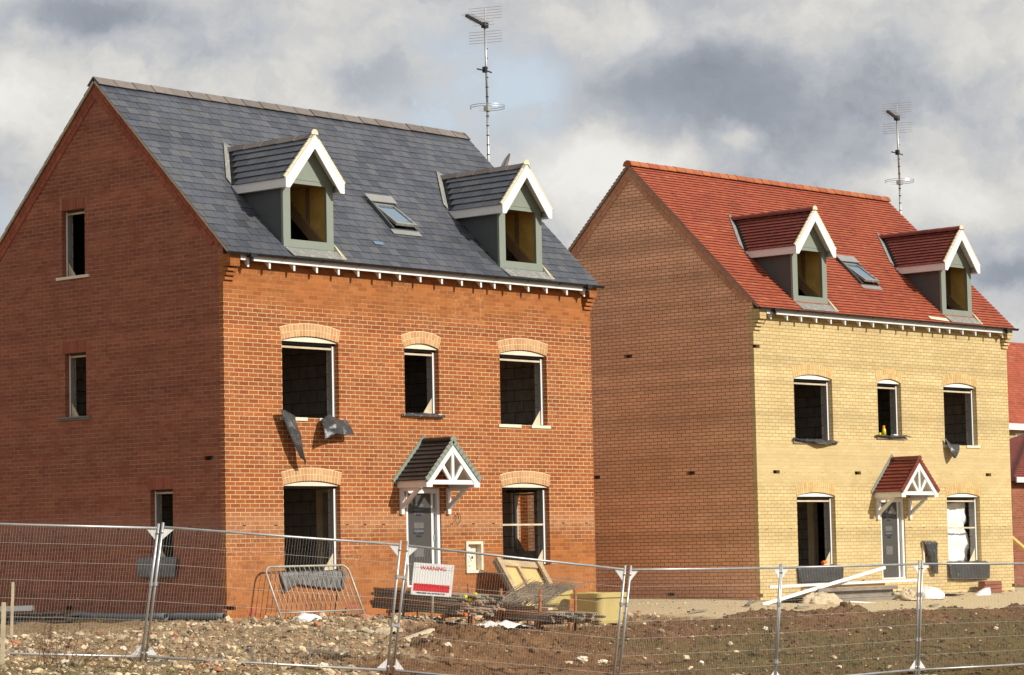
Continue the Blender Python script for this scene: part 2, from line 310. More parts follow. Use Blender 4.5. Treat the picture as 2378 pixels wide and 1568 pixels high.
# ------------------------------------------------------------------ mesh builder
OFFS = {}
class MB:
    def __init__(s): s.v = []; s.f = []; s.m = []; s.uv = []
    def face(s, pts, m=0, uv=None):
        i = len(s.v); s.v += [tuple(p) for p in pts]; s.f.append(tuple(range(i, i+len(pts)))); s.m.append(m); s.uv.append(uv)
    def poly(s, verts, faces, m=0):
        i = len(s.v); s.v += [tuple(p) for p in verts]
        for f in faces: s.f.append(tuple(i+k for k in f)); s.m.append(m); s.uv.append(None)
    def box(s, x0, x1, y0, y1, z0, z1, m=0):
        v = [(x, y, z) for z in (z0, z1) for y in (y0, y1) for x in (x0, x1)]
        s.poly(v, [(0, 2, 3, 1), (4, 5, 7, 6), (0, 1, 5, 4), (1, 3, 7, 5), (3, 2, 6, 7), (2, 0, 4, 6)], m)
    def hexa(s, b, t, m=0):
        s.poly(list(b)+list(t), [(3, 2, 1, 0), (4, 5, 6, 7), (0, 1, 5, 4), (1, 2, 6, 5), (2, 3, 7, 6), (3, 0, 4, 7)], m)
    def bar(s, a, b, wd, th, up=(0, 0, 1), m=0):
        a, b = V(a), V(b); d = (b-a).normalized(); u = V(up); sd = d.cross(u).normalized(); u = sd.cross(d)
        q = lambda p: [p+sd*(sx*wd/2)+u*(sy*th/2) for sx, sy in ((-1, -1), (1, -1), (1, 1), (-1, 1))]
        s.hexa(q(a), q(b), m)
    def prism(s, pts, axis, a, b, m=0):
        """pts: 2D polygon; axis 'x': (y,z), 'y': (x,z), 'z': (x,y)"""
        def P(p, t): return (t, p[0], p[1]) if axis == 'x' else ((p[0], t, p[1]) if axis == 'y' else (p[0], p[1], t))
        n = len(pts); v = [P(p, a) for p in pts]+[P(p, b) for p in pts]
        s.poly(v, [tuple(range(n-1, -1, -1)), tuple(range(n, 2*n))]+[(i, (i+1) % n, n+(i+1) % n, n+i) for i in range(n)], m)
    def tube(s, pts, r, n=8, m=0, cap=True, closed=False):
        pts = [V(p) for p in pts]; i0 = len(s.v); k = len(pts); pu = None
        for i, p in enumerate(pts):
            if closed: d = (pts[(i+1) % k]-pts[i-1]).normalized()
            else: d = (pts[min(i+1, k-1)]-pts[max(i-1, 0)]).normalized()
            if pu is None: pu = d.orthogonal().normalized()
            u = (pu-d*pu.dot(d)); u = u.normalized() if u.length > 1e-6 else d.orthogonal().normalized(); pu = u; w_ = d.cross(u)
            rr = r[i] if isinstance(r, (list, tuple)) else r
            for j in range(n): s.v.append(tuple(p+(u*cos(2*pi*j/n)+w_*sin(2*pi*j/n))*rr))
        for i in range(k if closed else k-1):
            for j in range(n):
                a = i0+i*n; b_ = i0+((i+1) % k)*n
                s.f.append((a+j, a+(j+1) % n, b_+(j+1) % n, b_+j)); s.m.append(m); s.uv.append(None)
        if cap and not closed:
            s.f.append(tuple(i0+j for j in range(n-1, -1, -1))); s.m.append(m); s.uv.append(None)
            s.f.append(tuple(i0+(k-1)*n+j for j in range(n))); s.m.append(m); s.uv.append(None)
    def pipe(s, a, b, ro, ri, n=10, m=0, me=0):
        a, b = V(a), V(b); d = (b-a).normalized(); u = d.orthogonal().normalized(); w_ = d.cross(u); i = len(s.v)
        for p, r in ((a, ro), (b, ro), (b, ri), (a, ri)):
            for j in range(n): s.v.append(tuple(p+(u*cos(2*pi*j/n)+w_*sin(2*pi*j/n))*r))
        for q in range(4):
            for j in range(n):
                A, B = i+q*n, i+((q+1) % 4)*n; s.f.append((A+j, A+(j+1) % n, B+(j+1) % n, B+j)); s.m.append(me if q in (1, 3) else m); s.uv.append(None)
    def holed(s, outer, holes, P, m=0, flip=False):
        """planar polygon with holes; P maps 2D -> 3D"""
        loops = [[V((a, b, 0)) for a, b in l] for l in [outer]+holes]
        tri = geometry.tessellate_polygon(loops); fl = [p for l in loops for p in l]; i = len(s.v)
        s.v += [tuple(P(p.x, p.y)) for p in fl]
        for a in tri:
            q = [fl[k] for k in a]
            if len(set(a)) < 3: continue
            ar = (q[1].x-q[0].x)*(q[2].y-q[0].y)-(q[2].x-q[0].x)*(q[1].y-q[0].y)
            if abs(ar) < 1e-9: continue
            a = tuple(a) if (ar > 0) != flip else tuple(a[::-1])
            s.f.append(tuple(i+k for k in a)); s.m.append(m); s.uv.append(None)
    def loopwall(s, loop, P0, P1, m=0):
        n = len(loop)
        for k in range(n):
            a, b = loop[k], loop[(k+1) % n]
            s.face([P0(*a), P0(*b), P1(*b), P1(*a)], m)
    def ico(s, c, r, seed, m=0, squash=(1, 1, 1), j=.35):
        ph = (1+sqrt(5))/2; rr = random.Random(seed)
        vs = [(-1, ph, 0), (1, ph, 0), (-1, -ph, 0), (1, -ph, 0), (0, -1, ph), (0, 1, ph), (0, -1, -ph), (0, 1, -ph), (ph, 0, -1), (ph, 0, 1), (-ph, 0, -1), (-ph, 0, 1)]
        fs = [(0, 11, 5), (0, 5, 1), (0, 1, 7), (0, 7, 10), (0, 10, 11), (1, 5, 9), (5, 11, 4), (11, 10, 2), (10, 7, 6), (7, 1, 8), (3, 9, 4), (3, 4, 2), (3, 2, 6), (3, 6, 8), (3, 8, 9), (4, 9, 5), (2, 4, 11), (6, 2, 10), (8, 6, 7), (9, 8, 1)]
        e = Matrix.Rotation(rr.uniform(0, 6), 3, 'Z') @ Matrix.Rotation(rr.uniform(-.6, .6), 3, 'X')
        o = []
        for q in vs:
            q = V(q)/1.9*r*(1+rr.uniform(-j, j)); q = V((q.x*squash[0], q.y*squash[1], q.z*squash[2])); o.append(e @ q+V(c))
        s.poly(o, fs, m)
    def build(s, name, mats, parent=None, smooth=False, label=None, cat=None, group=None, kind=None, loc=None, own=False, uvm=None):
        me = bpy.data.meshes.new(name)
        v = np.array(s.v, dtype=float)
        off = V((0, 0, 0))
        if own:                      # single-mesh thing: origin at the middle of its base
            off = V(((v[:, 0].min()+v[:, 0].max())/2, (v[:, 1].min()+v[:, 1].max())/2, v[:, 2].min()))
            v = v-np.array(off)
        me.from_pydata([tuple(p) for p in v], [], s.f)
        if not isinstance(mats, (list, tuple)): mats = [mats]
        for k in mats: me.materials.append(MT[k] if isinstance(k, str) else k)
        me.polygons.foreach_set('material_index', s.m)
        if smooth: me.polygons.foreach_set('use_smooth', [True]*len(s.f))
        uvl = me.uv_layers.new(name='uv'); 
        for p, uvs in zip(me.polygons, s.uv):
            nx, ny, nz = abs(p.normal.x), abs(p.normal.y), abs(p.normal.z)
            for q, li in enumerate(p.loop_indices):
                c = v[me.loops[li].vertex_index]
                if uvs: uvl.data[li].uv = uvs[q]
                elif nx >= ny and nx >= nz: uvl.data[li].uv = (c[1], c[2])
                elif ny >= nz: uvl.data[li].uv = (c[0], c[2])
                else: uvl.data[li].uv = (c[0], c[1])
        o = bpy.data.objects.new(name, me); COL.objects.link(o)
        if parent is not None: o.parent = parent
        if own: o.location = off
        if loc is not None: o.location = loc
        tag(o, label, cat, group, kind)
        if parent is not None and parent.name in OFFS: o.location = OFFS[parent.name]
        return o
def tag(o, label=None, cat=None, group=None, kind=None):
    if label: o['label'] = label
    if cat: o['category'] = cat
    if group: o['group'] = group
    if kind: o['kind'] = kind
def empty(name, loc, rz=0, label=None, cat=None, group=None):
    o = bpy.data.objects.new(name, None); COL.objects.link(o); o.location = loc; o.rotation_euler = (0, 0, rz); o.empty_display_size = .2
    tag(o, label, cat, group); return o
def copy_tree(o, parent=None):
    c = o.copy(); COL.objects.link(c); c.parent = parent
    for ch in list(o.children): copy_tree(ch, c)
    return c
def text_mesh(txt, size, font_off=0.0, ext=.0012, align='CENTER', bold=0.0):
    cu = bpy.data.curves.new('lettering', 'FONT'); cu.body = txt; cu.size = size; cu.extrude = ext; cu.align_x = align; cu.offset = bold; cu.resolution_u = 3
    ob = bpy.data.objects.new('lettering', cu); COL.objects.link(ob)
    dg = bpy.context.evaluated_depsgraph_get(); me = bpy.data.meshes.new_from_object(ob.evaluated_get(dg))
    bpy.data.objects.remove(ob); return me

# ------------------------------------------------------------------ the two houses (local z = 0 at the weep-vent course)
WA, DP = 9.7535, 6.66
SL = .967; Z0 = 4.88                       # outer roof plane z = Z0 + SL*y
AN = math.atan(SL); CS, SN = cos(AN), sin(AN)
def RP(x, y, h=0.0):                       # front roof plane point, h metres above it
    return (x, y-SN*h, Z0+SL*y+CS*h)
def BP(x, y, h=0.0):                       # rear slope (y measured from the front, mirrored)
    p = RP(x, y, h); return (p[0], DP-p[1], p[2])
def arc(x0, x1, zs, rise, n=14):
    """points of a segmental arch from (x1,zs) over the crown to (x0,zs)"""
    c = (x1-x0)/2; R = (c*c+rise*rise)/(2*rise); xc = (x0+x1)/2; zc = zs+rise-R; a = math.asin(c/R)
    return [(xc+R*sin(a-2*a*i/n), zc+R*cos(a-2*a*i/n)) for i in range(n+1)]
def opening_loop(o):
    x0, x1, z0, zs, rise = o
    return [(x0, z0), (x1, z0)]+(arc(x0, x1, zs, rise) if rise else [(x1, zs), (x0, zs)])
FRONT = [(1.36, 2.745, 1.88, 3.235, .085), (4.435, 5.352, 2.03, 3.235, .085), (7.045, 8.405, 1.88, 3.235, .085),
         (1.355, 2.735, -.80, .70, .075), (7.04, 8.40, -.80, .70, .075)]
DOOR = (4.42, 5.347, -1.14, .665, 0)
GABLE = [(3.675, 4.325, 4.60, 5.81, 0), (3.665, 4.265, 2.04, 3.20, 0), (1.352, 1.945, -.52, .665, 0)]
LEAF = .1025

def arch_part(x0, x1, zs, rise, par, mats, axis='y', face=0.0):
    """two rings of voussoirs round a segmental arch"""
    c = (x1-x0)/2; R = (c*c+rise*rise)/(2*rise); xc = (x0+x1)/2; zc = zs+rise-R; a = math.asin(c/R)
    mb = MB(); n = 24
    P = lambda r, t, y: (xc+r*sin(t), y, zc+r*cos(t))
    for i in range(n):
        t0, t1 = -a+2*a*i/n, -a+2*a*(i+1)/n
        mb.hexa([P(R+.001, t0, .09), P(R+.001, t1, .09), P(R+.001, t1, -.002), P(R+.001, t0, -.002)], [P(R+.23, t0, .09), P(R+.23, t1, .09), P(R+.23, t1, -.002), P(R+.23, t0, -.002)], 1)
    nv = max(8, int(round(2*a*(R+.05)/.073)))
    for ring in range(2):
        ra, rb = R+.004+ring*.113, R+.004+ring*.113+.103
        for i in range(nv):
            g = .0075/(R+.1); t0, t1 = -a+2*a*i/nv+g, -a+2*a*(i+1)/nv-g; y = -.005-rnd.random()*.002
            mb.hexa([P(ra, t0, .05), P(ra, t1, .05), P(ra, t1, y), P(ra, t0, y)], [P(rb, t0, .05), P(rb, t1, .05), P(rb, t1, y), P(rb, t0, y)], 0)
    return mb.build('arch', mats, par)

def front_window(o, par, am, mmort, gusset=True, sill='boards', batten=True, midbar=False):
    x0, x1, z0, zs, rise = o
    w_ = MB()                                      # cavity closers: pale front lip on each jamb, grey body behind
    for (a, b) in ((x0, x0+.05), (x1-.062, x1)):
        w_.box(a, b, .104, .112, z0+.02, zs-.03, 0)
        w_.box(a+.004, b-.004, .1125, .205, z0+.02, zs-.03, 1)
    w_.box(x0+.002, x1-.002, .1127, .2052, zs-.0305, zs-.012, 1)
    win = w_.build('window', ['upvc', 'closer'], par)
    arch_part(x0, x1, zs, rise, win, [am, mmort])
    ai = MB(); pts = arc(x0+.004, x1-.004, zs, rise-.012)
    ai.prism([(x0+.004, zs-.015)]+[p for p in pts[::-1]]+[(x1-.004, zs-.015)], 'y', .028, .05, 0)
    ai.build('arch_board', 'cream' if am == 'archA' else 'white', win)
    if batten:
        b = MB(); b.box(x0+.031, x1-.031, .116, .150, zs-.125, zs-.09, 0); b.build('batten', 'pale_timber', win)
    l = MB(); l.box(x0-.1, x1+.1, .104, .30, zs-.055, zs+.16, 0); l.build('lintel', 'dark_block', win)
    if midbar:
        b = MB(); b.box(x0+.031, x1-.031, .118, .14, zs-.74, zs-.705, 0); b.build('batten', 'pale_timber', win)
    if sill == 'boards':
        q = MB(); m_ = x0+.42*(x1-x0)
        q.box(x0-.07, m_, -.022, .10, z0-.055, z0+.004); q.build('sill_board', 'cream', win)
        q = MB(); q.box(m_+.30, x1+.07, -.022, .10, z0-.055, z0+.002); q.build('sill_board', 'cream', win)
        q = MB(); q.box(m_+.002, m_+.298, .03, .10, z0-.03, z0-.004); q.build('sill_board', 'upvc', win)
    elif sill == 'full':
        q = MB(); q.box(x0-.09, x1+.09, -.03, .10, z0-.06, z0-.004); q.build('sill_board', 'cream' if am == 'archA' else 'timberd', win)
    if gusset:
        g = MB(); g.prism([(x1-.035, z0), (x1-.035, z0+.34), (x1-.31, z0)], 'y', .130, .142); g.build('corner_gusset', 'pale_timber', win)
    return win

def side_window(o, par, sill, ax=0.0, sgn=1, sold=True):
    """window in a gable wall: y range in o, wall face at x = ax, inwards = sgn"""
    y0, y1, z0, z1, _ = o; X = lambda d: ax+sgn*d
    def bx(mb, a, b, ya, yb, za, zb, m=0): mb.box(min(X(a), X(b)), max(X(a), X(b)), ya, yb, za, zb, m)
    w_ = MB()
    for (a, b) in ((y0, y0+.03), (y1-.03, y1)):
        bx(w_, .104, .112, a, b, z0+.01, z1-.02, 0); bx(w_, .1125, .205, a+.004, b-.004, z0+.01, z1-.02, 1)
    bx(w_, .1127, .2052, y0+.002, y1-.002, z1-.0205, z1-.004, 1)
    win = w_.build('window', ['upvc', 'closer'], par)
    b = MB(); bx(b, .116, .15, y0+.031, y1-.031, z1-.075, z1-.042); b.build('batten', 'pale_timber', win)
    l = MB(); bx(l, .104, .30, y0-.1, y1+.1, z1-.02, z1+.15); l.build('lintel', 'dark_block', win)
    if sill:
        q = MB(); bx(q, -.025, .10, y0-.13, y1+.15, z0-.055, z0-.004); q.build('sill_board', sill, win)
    g = MB(); g.prism([(y1-.035, z0), (y1-.035, z0+.26), (y1-.24, z0)], 'x', X(.13), X(.142)); g.build('corner_gusset', 'pale_timber', win)
    if sold:
        sm = MB(); bx(sm, -.002, .05, y0-.02, y1+.03, z1+.001, z1+.226, 1)
        n = int(round((y1-y0+.05)/.075))
        for i in range(n):
            a = y0-.02+i*.075; bx(sm, -.005-rnd.random()*.002, .04, a+.005, a+.070, z1+.004, z1+.222, 0)
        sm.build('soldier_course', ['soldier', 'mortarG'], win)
    return win

def slates(mb, x0, x1, y0, y1, wdt, gauge, P, th, holes=(), jit=.004, m=0, lift=.016, r=rnd, gap=.0035):
    """courses of separate slates on a slope plane; y0..y1 horizontal run, gauge measured up the slope"""
    s0, s1 = y0/CS, y1/CS; n = int(math.ceil((s1-s0)/gauge-1e-6))
    for i in range(n):
        a = s0+i*gauge; b = min(a+gauge*1.06, s1+.02); off = (wdt/2 if i % 2 else 0)
        x = x0-off
        while x < x1-.01:
            xa, xb = max(x+gap, x0), min(x+wdt-gap, x1); x += wdt
            if xb-xa < .02: continue
            ya, yb = (a+r.uniform(-jit, jit))*CS, b*CS
            ym = (a+gauge*.5)*CS; xm = (xa+xb)/2
            if any(h[0] < xm < h[1] and h[2] < ym < h[3] for h in holes): continue
            l1, l2 = lift+r.uniform(0, .004), lift+r.uniform(0, .004)
            t0, t1, t2, t3 = P(xa, ya, l1), P(xb, ya, l2), P(xb, yb, .003), P(xa, yb, .003)
            b0, b1, b2, b3 = P(xa, ya, l1-th), P(xb, ya, l2-th), P(xb, yb, .001), P(xa, yb, .001)
            mb.poly([t0, t1, t2, t3, b0, b1, b2, b3], [(0, 1, 2, 3), (4, 5, 1, 0), (5, 6, 2, 1), (7, 4, 0, 3)], m)

def dormer(xc, par, sty, first):
    """gabled dormer, front face at y = .02, on the main roof"""
    x0, x1, yf, zb, zt = xc-.605, xc+.605, .02, 5.02, 6.09
    zr = 6.90; sl = (zr-6.10)/.70
    roofy = lambda z: (z-Z0)/SL
    cheeks = []
    for (a, b) in ((x0, x0+.05), (x1-.05, x1)):                           # cheeks
        d = MB(); cheeks.append(d); d.prism([(yf+.03, Z0+SL*(yf+.03)-.05), (yf+.03, zt), (roofy(zt)+.15, zt), (roofy(zt)+.15, zt-.02)], 'x', a, b, 0)
    yb = roofy(zr)+.05                                                     # roof of the dormer
    ov = .12; yfr = -.18
    def LP(y, t, h=0., sd=-1):                                             # t metres down the slope from the ridge
        k = 1/sqrt(1+sl*sl); return (xc+sd*(t*k+h*sl*k), y, zr-t*sl*k+h*k)
    L = sqrt(1+sl*sl)*(x1-x0+2*ov)/2
    rf = MB()
    for sd in (-1, 1):
        k = 1/sqrt(1+sl*sl); ye = roofy(zr-L*sl*k)
        top = [LP(yfr+.02, 0, .0, sd), LP(yb, 0, .0, sd), LP(ye+.02, L-.02, .0, sd), LP(yfr+.02, L-.02, .0, sd)]
        bot = [LP(yfr+.02, 0, -.05, sd), LP(yb, 0, -.05, sd), LP(ye+.02, L-.02, -.05, sd), LP(yfr+.02, L-.02, -.05, sd)]
        rf.hexa(bot, top, 1)
        g = .175 if sty == 'A' else .1; wd = .25 if sty == 'A' else .165; n = int(L/g)
        for i in range(n+1):
            tb = L+.02-i*g; ta = max(tb-g*1.05, .01)
            if tb < .05: continue
            yend = roofy(zr-(tb)*sl*k)-.10; y = yfr-(wd/2 if i % 2 else 0)
            while y < yend:
                ya, yc = max(y+.002, yfr-.005), min(y+wd-.002, yend); y += wd
                if yc-ya < .03: continue
                yup = roofy(zr-ta*sl*k)-.10
                h = (.020 if sty == 'A' else .028)+rnd.random()*.003; th = .009 if sty == 'A' else .012
                P = [LP(ya, tb, h, sd), LP(yc, tb, h, sd), LP(yc, ta, .004, sd), LP(ya, ta, .004, sd), LP(ya, tb, h-th, sd), LP(yc, tb, h-th, sd)]
                fl = [(0, 1, 2, 3), (4, 5, 1, 0)]
                if sd > 0: fl = [f[::-1] for f in fl]
                rf.poly(P, fl, 0)
    dm = rf.build('dormer', ['slate' if sty == 'A' else 'tileD', 'underlay'], par)
    for q in cheeks: q.build('cheek', 'cheek', dm)
    for (a, b) in ((x0-.012, x0+.165), (x1-.155, x1+.012)):                 # front corner boards
        q = MB(); q.box(a, b, yf-.02, yf+.029, zb-.0, zt); q.build('corner_post', 'sage', dm)
    q = MB(); q.box(x0-.015, x1+.015, yf-.03, yf+.028, zb-.19, zb-.002); q.build('apron_board', 'sage', dm)
    q = MB(); q.prism([(x0+.02, zt+.002), (x1-.02, zt+.002), (xc, zr-.12)], 'y', yf-.012, yf+.02, 0); q.box(x0+.16, x1-.15, yf-.005, yf+.04, zt-.07, zt, 0); q.build('gable_panel', 'sage', dm)
    rg = MB(); y = yfr-.01; st = .44 if sty == 'A' else .31
    while y < yb-.05:
        yc = min(y+st-.008, yb)
        if sty == 'A':
            for sd in (-1, 1): rg.hexa([LP(y, 0, .012, sd), LP(yc, 0, .006, sd), LP(yc, .125, .008, sd), LP(y, .125, .02, sd)], [LP(y, -.012, .036, sd), LP(yc, -.01, .028, sd), LP(yc, .125, .026, sd), LP(y, .125, .036, sd)])
        else:
            pts = [(xc+.10*cos(a), zr-.02+.10*sin(a)) for a in [i*pi/9 for i in range(10)]]
            n0 = len(pts); rg.poly([(p[0], y, p[1]) for p in pts]+[(xc+(p[0]-xc)*.93, yc, p[1]-.005) for p in pts], [(i, n0+i, n0+i+1, i+1) for i in range(n0-1)]+[tuple(range(n0))])
        y += st
    rg.build('ridge_tiles', ['ridgeA' if sty == 'A' else 'tileD'], dm)
    bb = MB()                                                              # bargeboards
    for sd in (-1, 1):
        P = lambda t, h, y: LP(y, t, h, sd)
        e = L; a = [P(0, -.03, yfr), P(e, -.03, yfr)]
        o = [LP(yfr, 0, -.005, sd), LP(yfr, e, -.005, sd)]
        xe = o[1][0]; ze = o[1][2]
        pts = [(xc, zr-.01), (xe, ze), (xe, ze-.17), (xe-sd*.10, ze-.17), (xc, zr-.25)]
        bb.prism(pts if sd < 0 else pts[::-1], 'y', yfr-.012 - (.002 if sd > 0 else 0), yfr+.012, 0)
    bb.build('bargeboard', 'white', dm)
    for sd in (-1, 1):
        q = MB(); q.hexa([LP(yfr+.0125, .03, -.070, sd), LP(.018, .03, -.070, sd), LP(.018, L-.03, -.070, sd), LP(yfr+.0125, L-.03, -.070, sd)], [LP(yfr+.0125, .03, -.052, sd), LP(.018, .03, -.052, sd), LP(.018, L-.03, -.052, sd), LP(yfr+.0125, L-.03, -.052, sd)]); q.build('verge_soffit', 'upvc', dm)
    bd = MB()                                                              # mortar bedding along the verge
    for sd in (-1, 1):
        seg = 10
        for i in range(seg):
            ta, tb = L*i/seg, L*(i+1)/seg+.002; dz = .004*(i % 2) if sty == 'B' else 0
            bd.hexa([LP(yfr-.006, ta, .002, sd), LP(yfr+.03, ta, .002, sd), LP(yfr+.03, tb, .002, sd), LP(yfr-.006, tb, .002, sd)], [LP(yfr-.006, ta, .035-dz, sd), LP(yfr+.03, ta, .035-dz, sd), LP(yfr+.03, tb, .042+dz, sd), LP(yfr-.006, tb, .042+dz, sd)])
    bd.prism([(xc+.085*cos(a), zr-.0+.095*sin(a)) for a in [i*pi/8 for i in range(9)]], 'y', yfr-.016, yfr-.004)
    bd.build('verge_bedding', 'bedding', dm)
    for sd in (-1, 1):                                                     # eaves fascia and soffit along each side
        k = 1/sqrt(1+sl*sl); xe = xc+sd*(L*k); ze = zr-L*sl*k; ye = roofy(ze)
        fa = MB(); a, b = sorted((xe-sd*.012, xe+sd*.002)); fa.prism([(yfr+.013, ze-.005), (yfr+.013, ze-.165), (roofy(ze-.165)-.0, ze-.165), (roofy(ze)-.02, ze-.005)], 'x', a, b); fa.build('fascia', 'white', dm)
        a, b = sorted((xe-sd*.014, (x0 if sd < 0 else x1)+sd*.002)); so = MB(); so.box(a, b, yfr+.013, roofy(ze-.16)-.02, ze-.160, ze-.148); so.build('soffit', 'white', dm)
        ld = MB()                                                          # lead valley gutter against the main slates
        for i in range(8):
            ta, tb = L*i/8-.02, L*(i+1)/8-.02
            pa, pb = LP(roofy(zr-ta*sl*k), ta, 0, sd), LP(roofy(zr-tb*sl*k), tb, 0, sd)
            A, B = RP(pa[0], pa[1], .03), RP(pb[0], pb[1], .03)
            ld.face([A, B, (B[0], B[1]+.13, B[2]+.13*SL), (A[0], A[1]+.13, A[2]+.13*SL)][::(-1 if sd < 0 else 1)])
        ld.build('lead_valley', 'lead', dm)
    ap = MB()                                                              # lead apron under the window, on the slates
    A = RP(x0-.02, -.035, .012); B = RP(x1+.03, -.035, .012); C_ = RP(x1+.05, -.21, .026); D = RP(x0+.03, -.21, .026)
    ap.hexa([D, C_, B, A], [tuple(V(q)+V((0, -.006, .010))) for q in (D, C_, B, A)])
    ap.build('lead_apron', 'lead', dm)
    so = MB(); P0 = RP(x1+.012, .06, .02); P1 = RP(x1+.13, -.20, .03)
    so.poly([RP(x1+.014, .10, .0), RP(x1+.014, .10, .09), RP(x1+.06, -.05, .07), RP(x1+.12, -.20, .045), RP(x1+.05, -.205, .03)], [(0, 4, 3, 2, 1), (1, 2, 3, 4, 0)]); so.build('lead_soaker', 'bedding', dm)
    ib = MB(); ib.prism([(.05, Z0+SL*.05), (.05, zt-.03), (roofy(zt), zt-.03)], 'x', x1-.075, x1-.051, 0); ib.box(x1-.09, x1-.0755, .50, .60, 5.3, zt-.03, 1); ib.build('insulation_board', ['foam', 'rafter'], dm)
    ra = MB(); q = [(x1-.10, .08), (x1-.10, 1.35)]
    ra.hexa([RP(x1-.145, .05, -.16), RP(x1-.10, .05, -.16), RP(x1-.10, 1.4, -.16), RP(x1-.145, 1.4, -.16)], [RP(x1-.145, .05, .03), RP(x1-.10, .05, .03), RP(x1-.10, 1.4, .03), RP(x1-.145, 1.4, .03)]); ra.build('rafter', 'rafter', dm)
    ce = MB(); ce.box(x0+.05, x1-.05, .06, 1.3, zt-.029, zt-.004); ce.build('ceiling_board', 'rafter', dm)
    return dm

def roof_window(par, x0, x1, y0, y1):
    f = MB(); wd = .055
    def plate(mb, xa, xb, ya, yb, h0, h1, m=0): mb.hexa([RP(xa, ya, h0), RP(xb, ya, h0), RP(xb, yb, h0), RP(xa, yb, h0)], [RP(xa, ya, h1), RP(xb, ya, h1), RP(xb, yb, h1), RP(xa, yb, h1)], m)
    plate(f, x0, x0+wd, y0, y1, .0, .075); plate(f, x1-wd, x1, y0, y1, .0, .075); plate(f, x0+wd, x1-wd, y1-wd, y1, .0, .07); plate(f, x0+wd, x1-wd, y0, y0+.03, .0, .03)
    plate(f, x0, x1, y0, y1, -.02, .008, 1)
    fr = f.build('roof_window', ['cheek', 'black'], par)
    fl = MB(); plate(fl, x0-.03, x1+.05, y0-.10, y0-.001, .02, .026); fl.build('flashing', 'closer', fr); fl = MB(); plate(fl, x0-.02, x1+.02, y1-.06, y1+.10, .078, .09); fl.build('flashing', 'closer', fr)
    pv = (y0+y1)/2+.04; tl = R_(9)                                         # sash tilted open about its middle
    def SP(x, y, h):
        s = (y-pv)/CS; ds = s*cos(tl)+h*sin(tl); dh = -s*sin(tl)+h*cos(tl)
        return RP(x, pv+ds*CS, .06+dh)
    def sp(mb, xa, xb, ya, yb, h0, h1, m=0): mb.hexa([SP(xa, ya, h0), SP(xb, ya, h0), SP(xb, yb, h0), SP(xa, yb, h0)], [SP(xa, ya, h1), SP(xb, ya, h1), SP(xb, yb, h1), SP(xa, yb, h1)], m)
    sa = MB(); xa, xb = x0+.06, x1-.06; ya, yb = y0-.0, y1-.06; e = .05
    sp(sa, xa, xa+e, ya, yb, -.02, .03); sp(sa, xb-e, xb, ya, yb, -.02, .03); sp(sa, xa+e, xb-e, ya, ya+.045, -.02, .03, 0); sp(sa, xa+e, xb-e, yb-.04, yb, -.02, .03)
    sa.build('sash', ['lead'], fr)
    g = MB(); sp(g, xa+e, xb-e, ya+.045, yb-.04, .004, .012); g.build('pane', 'glass', fr)

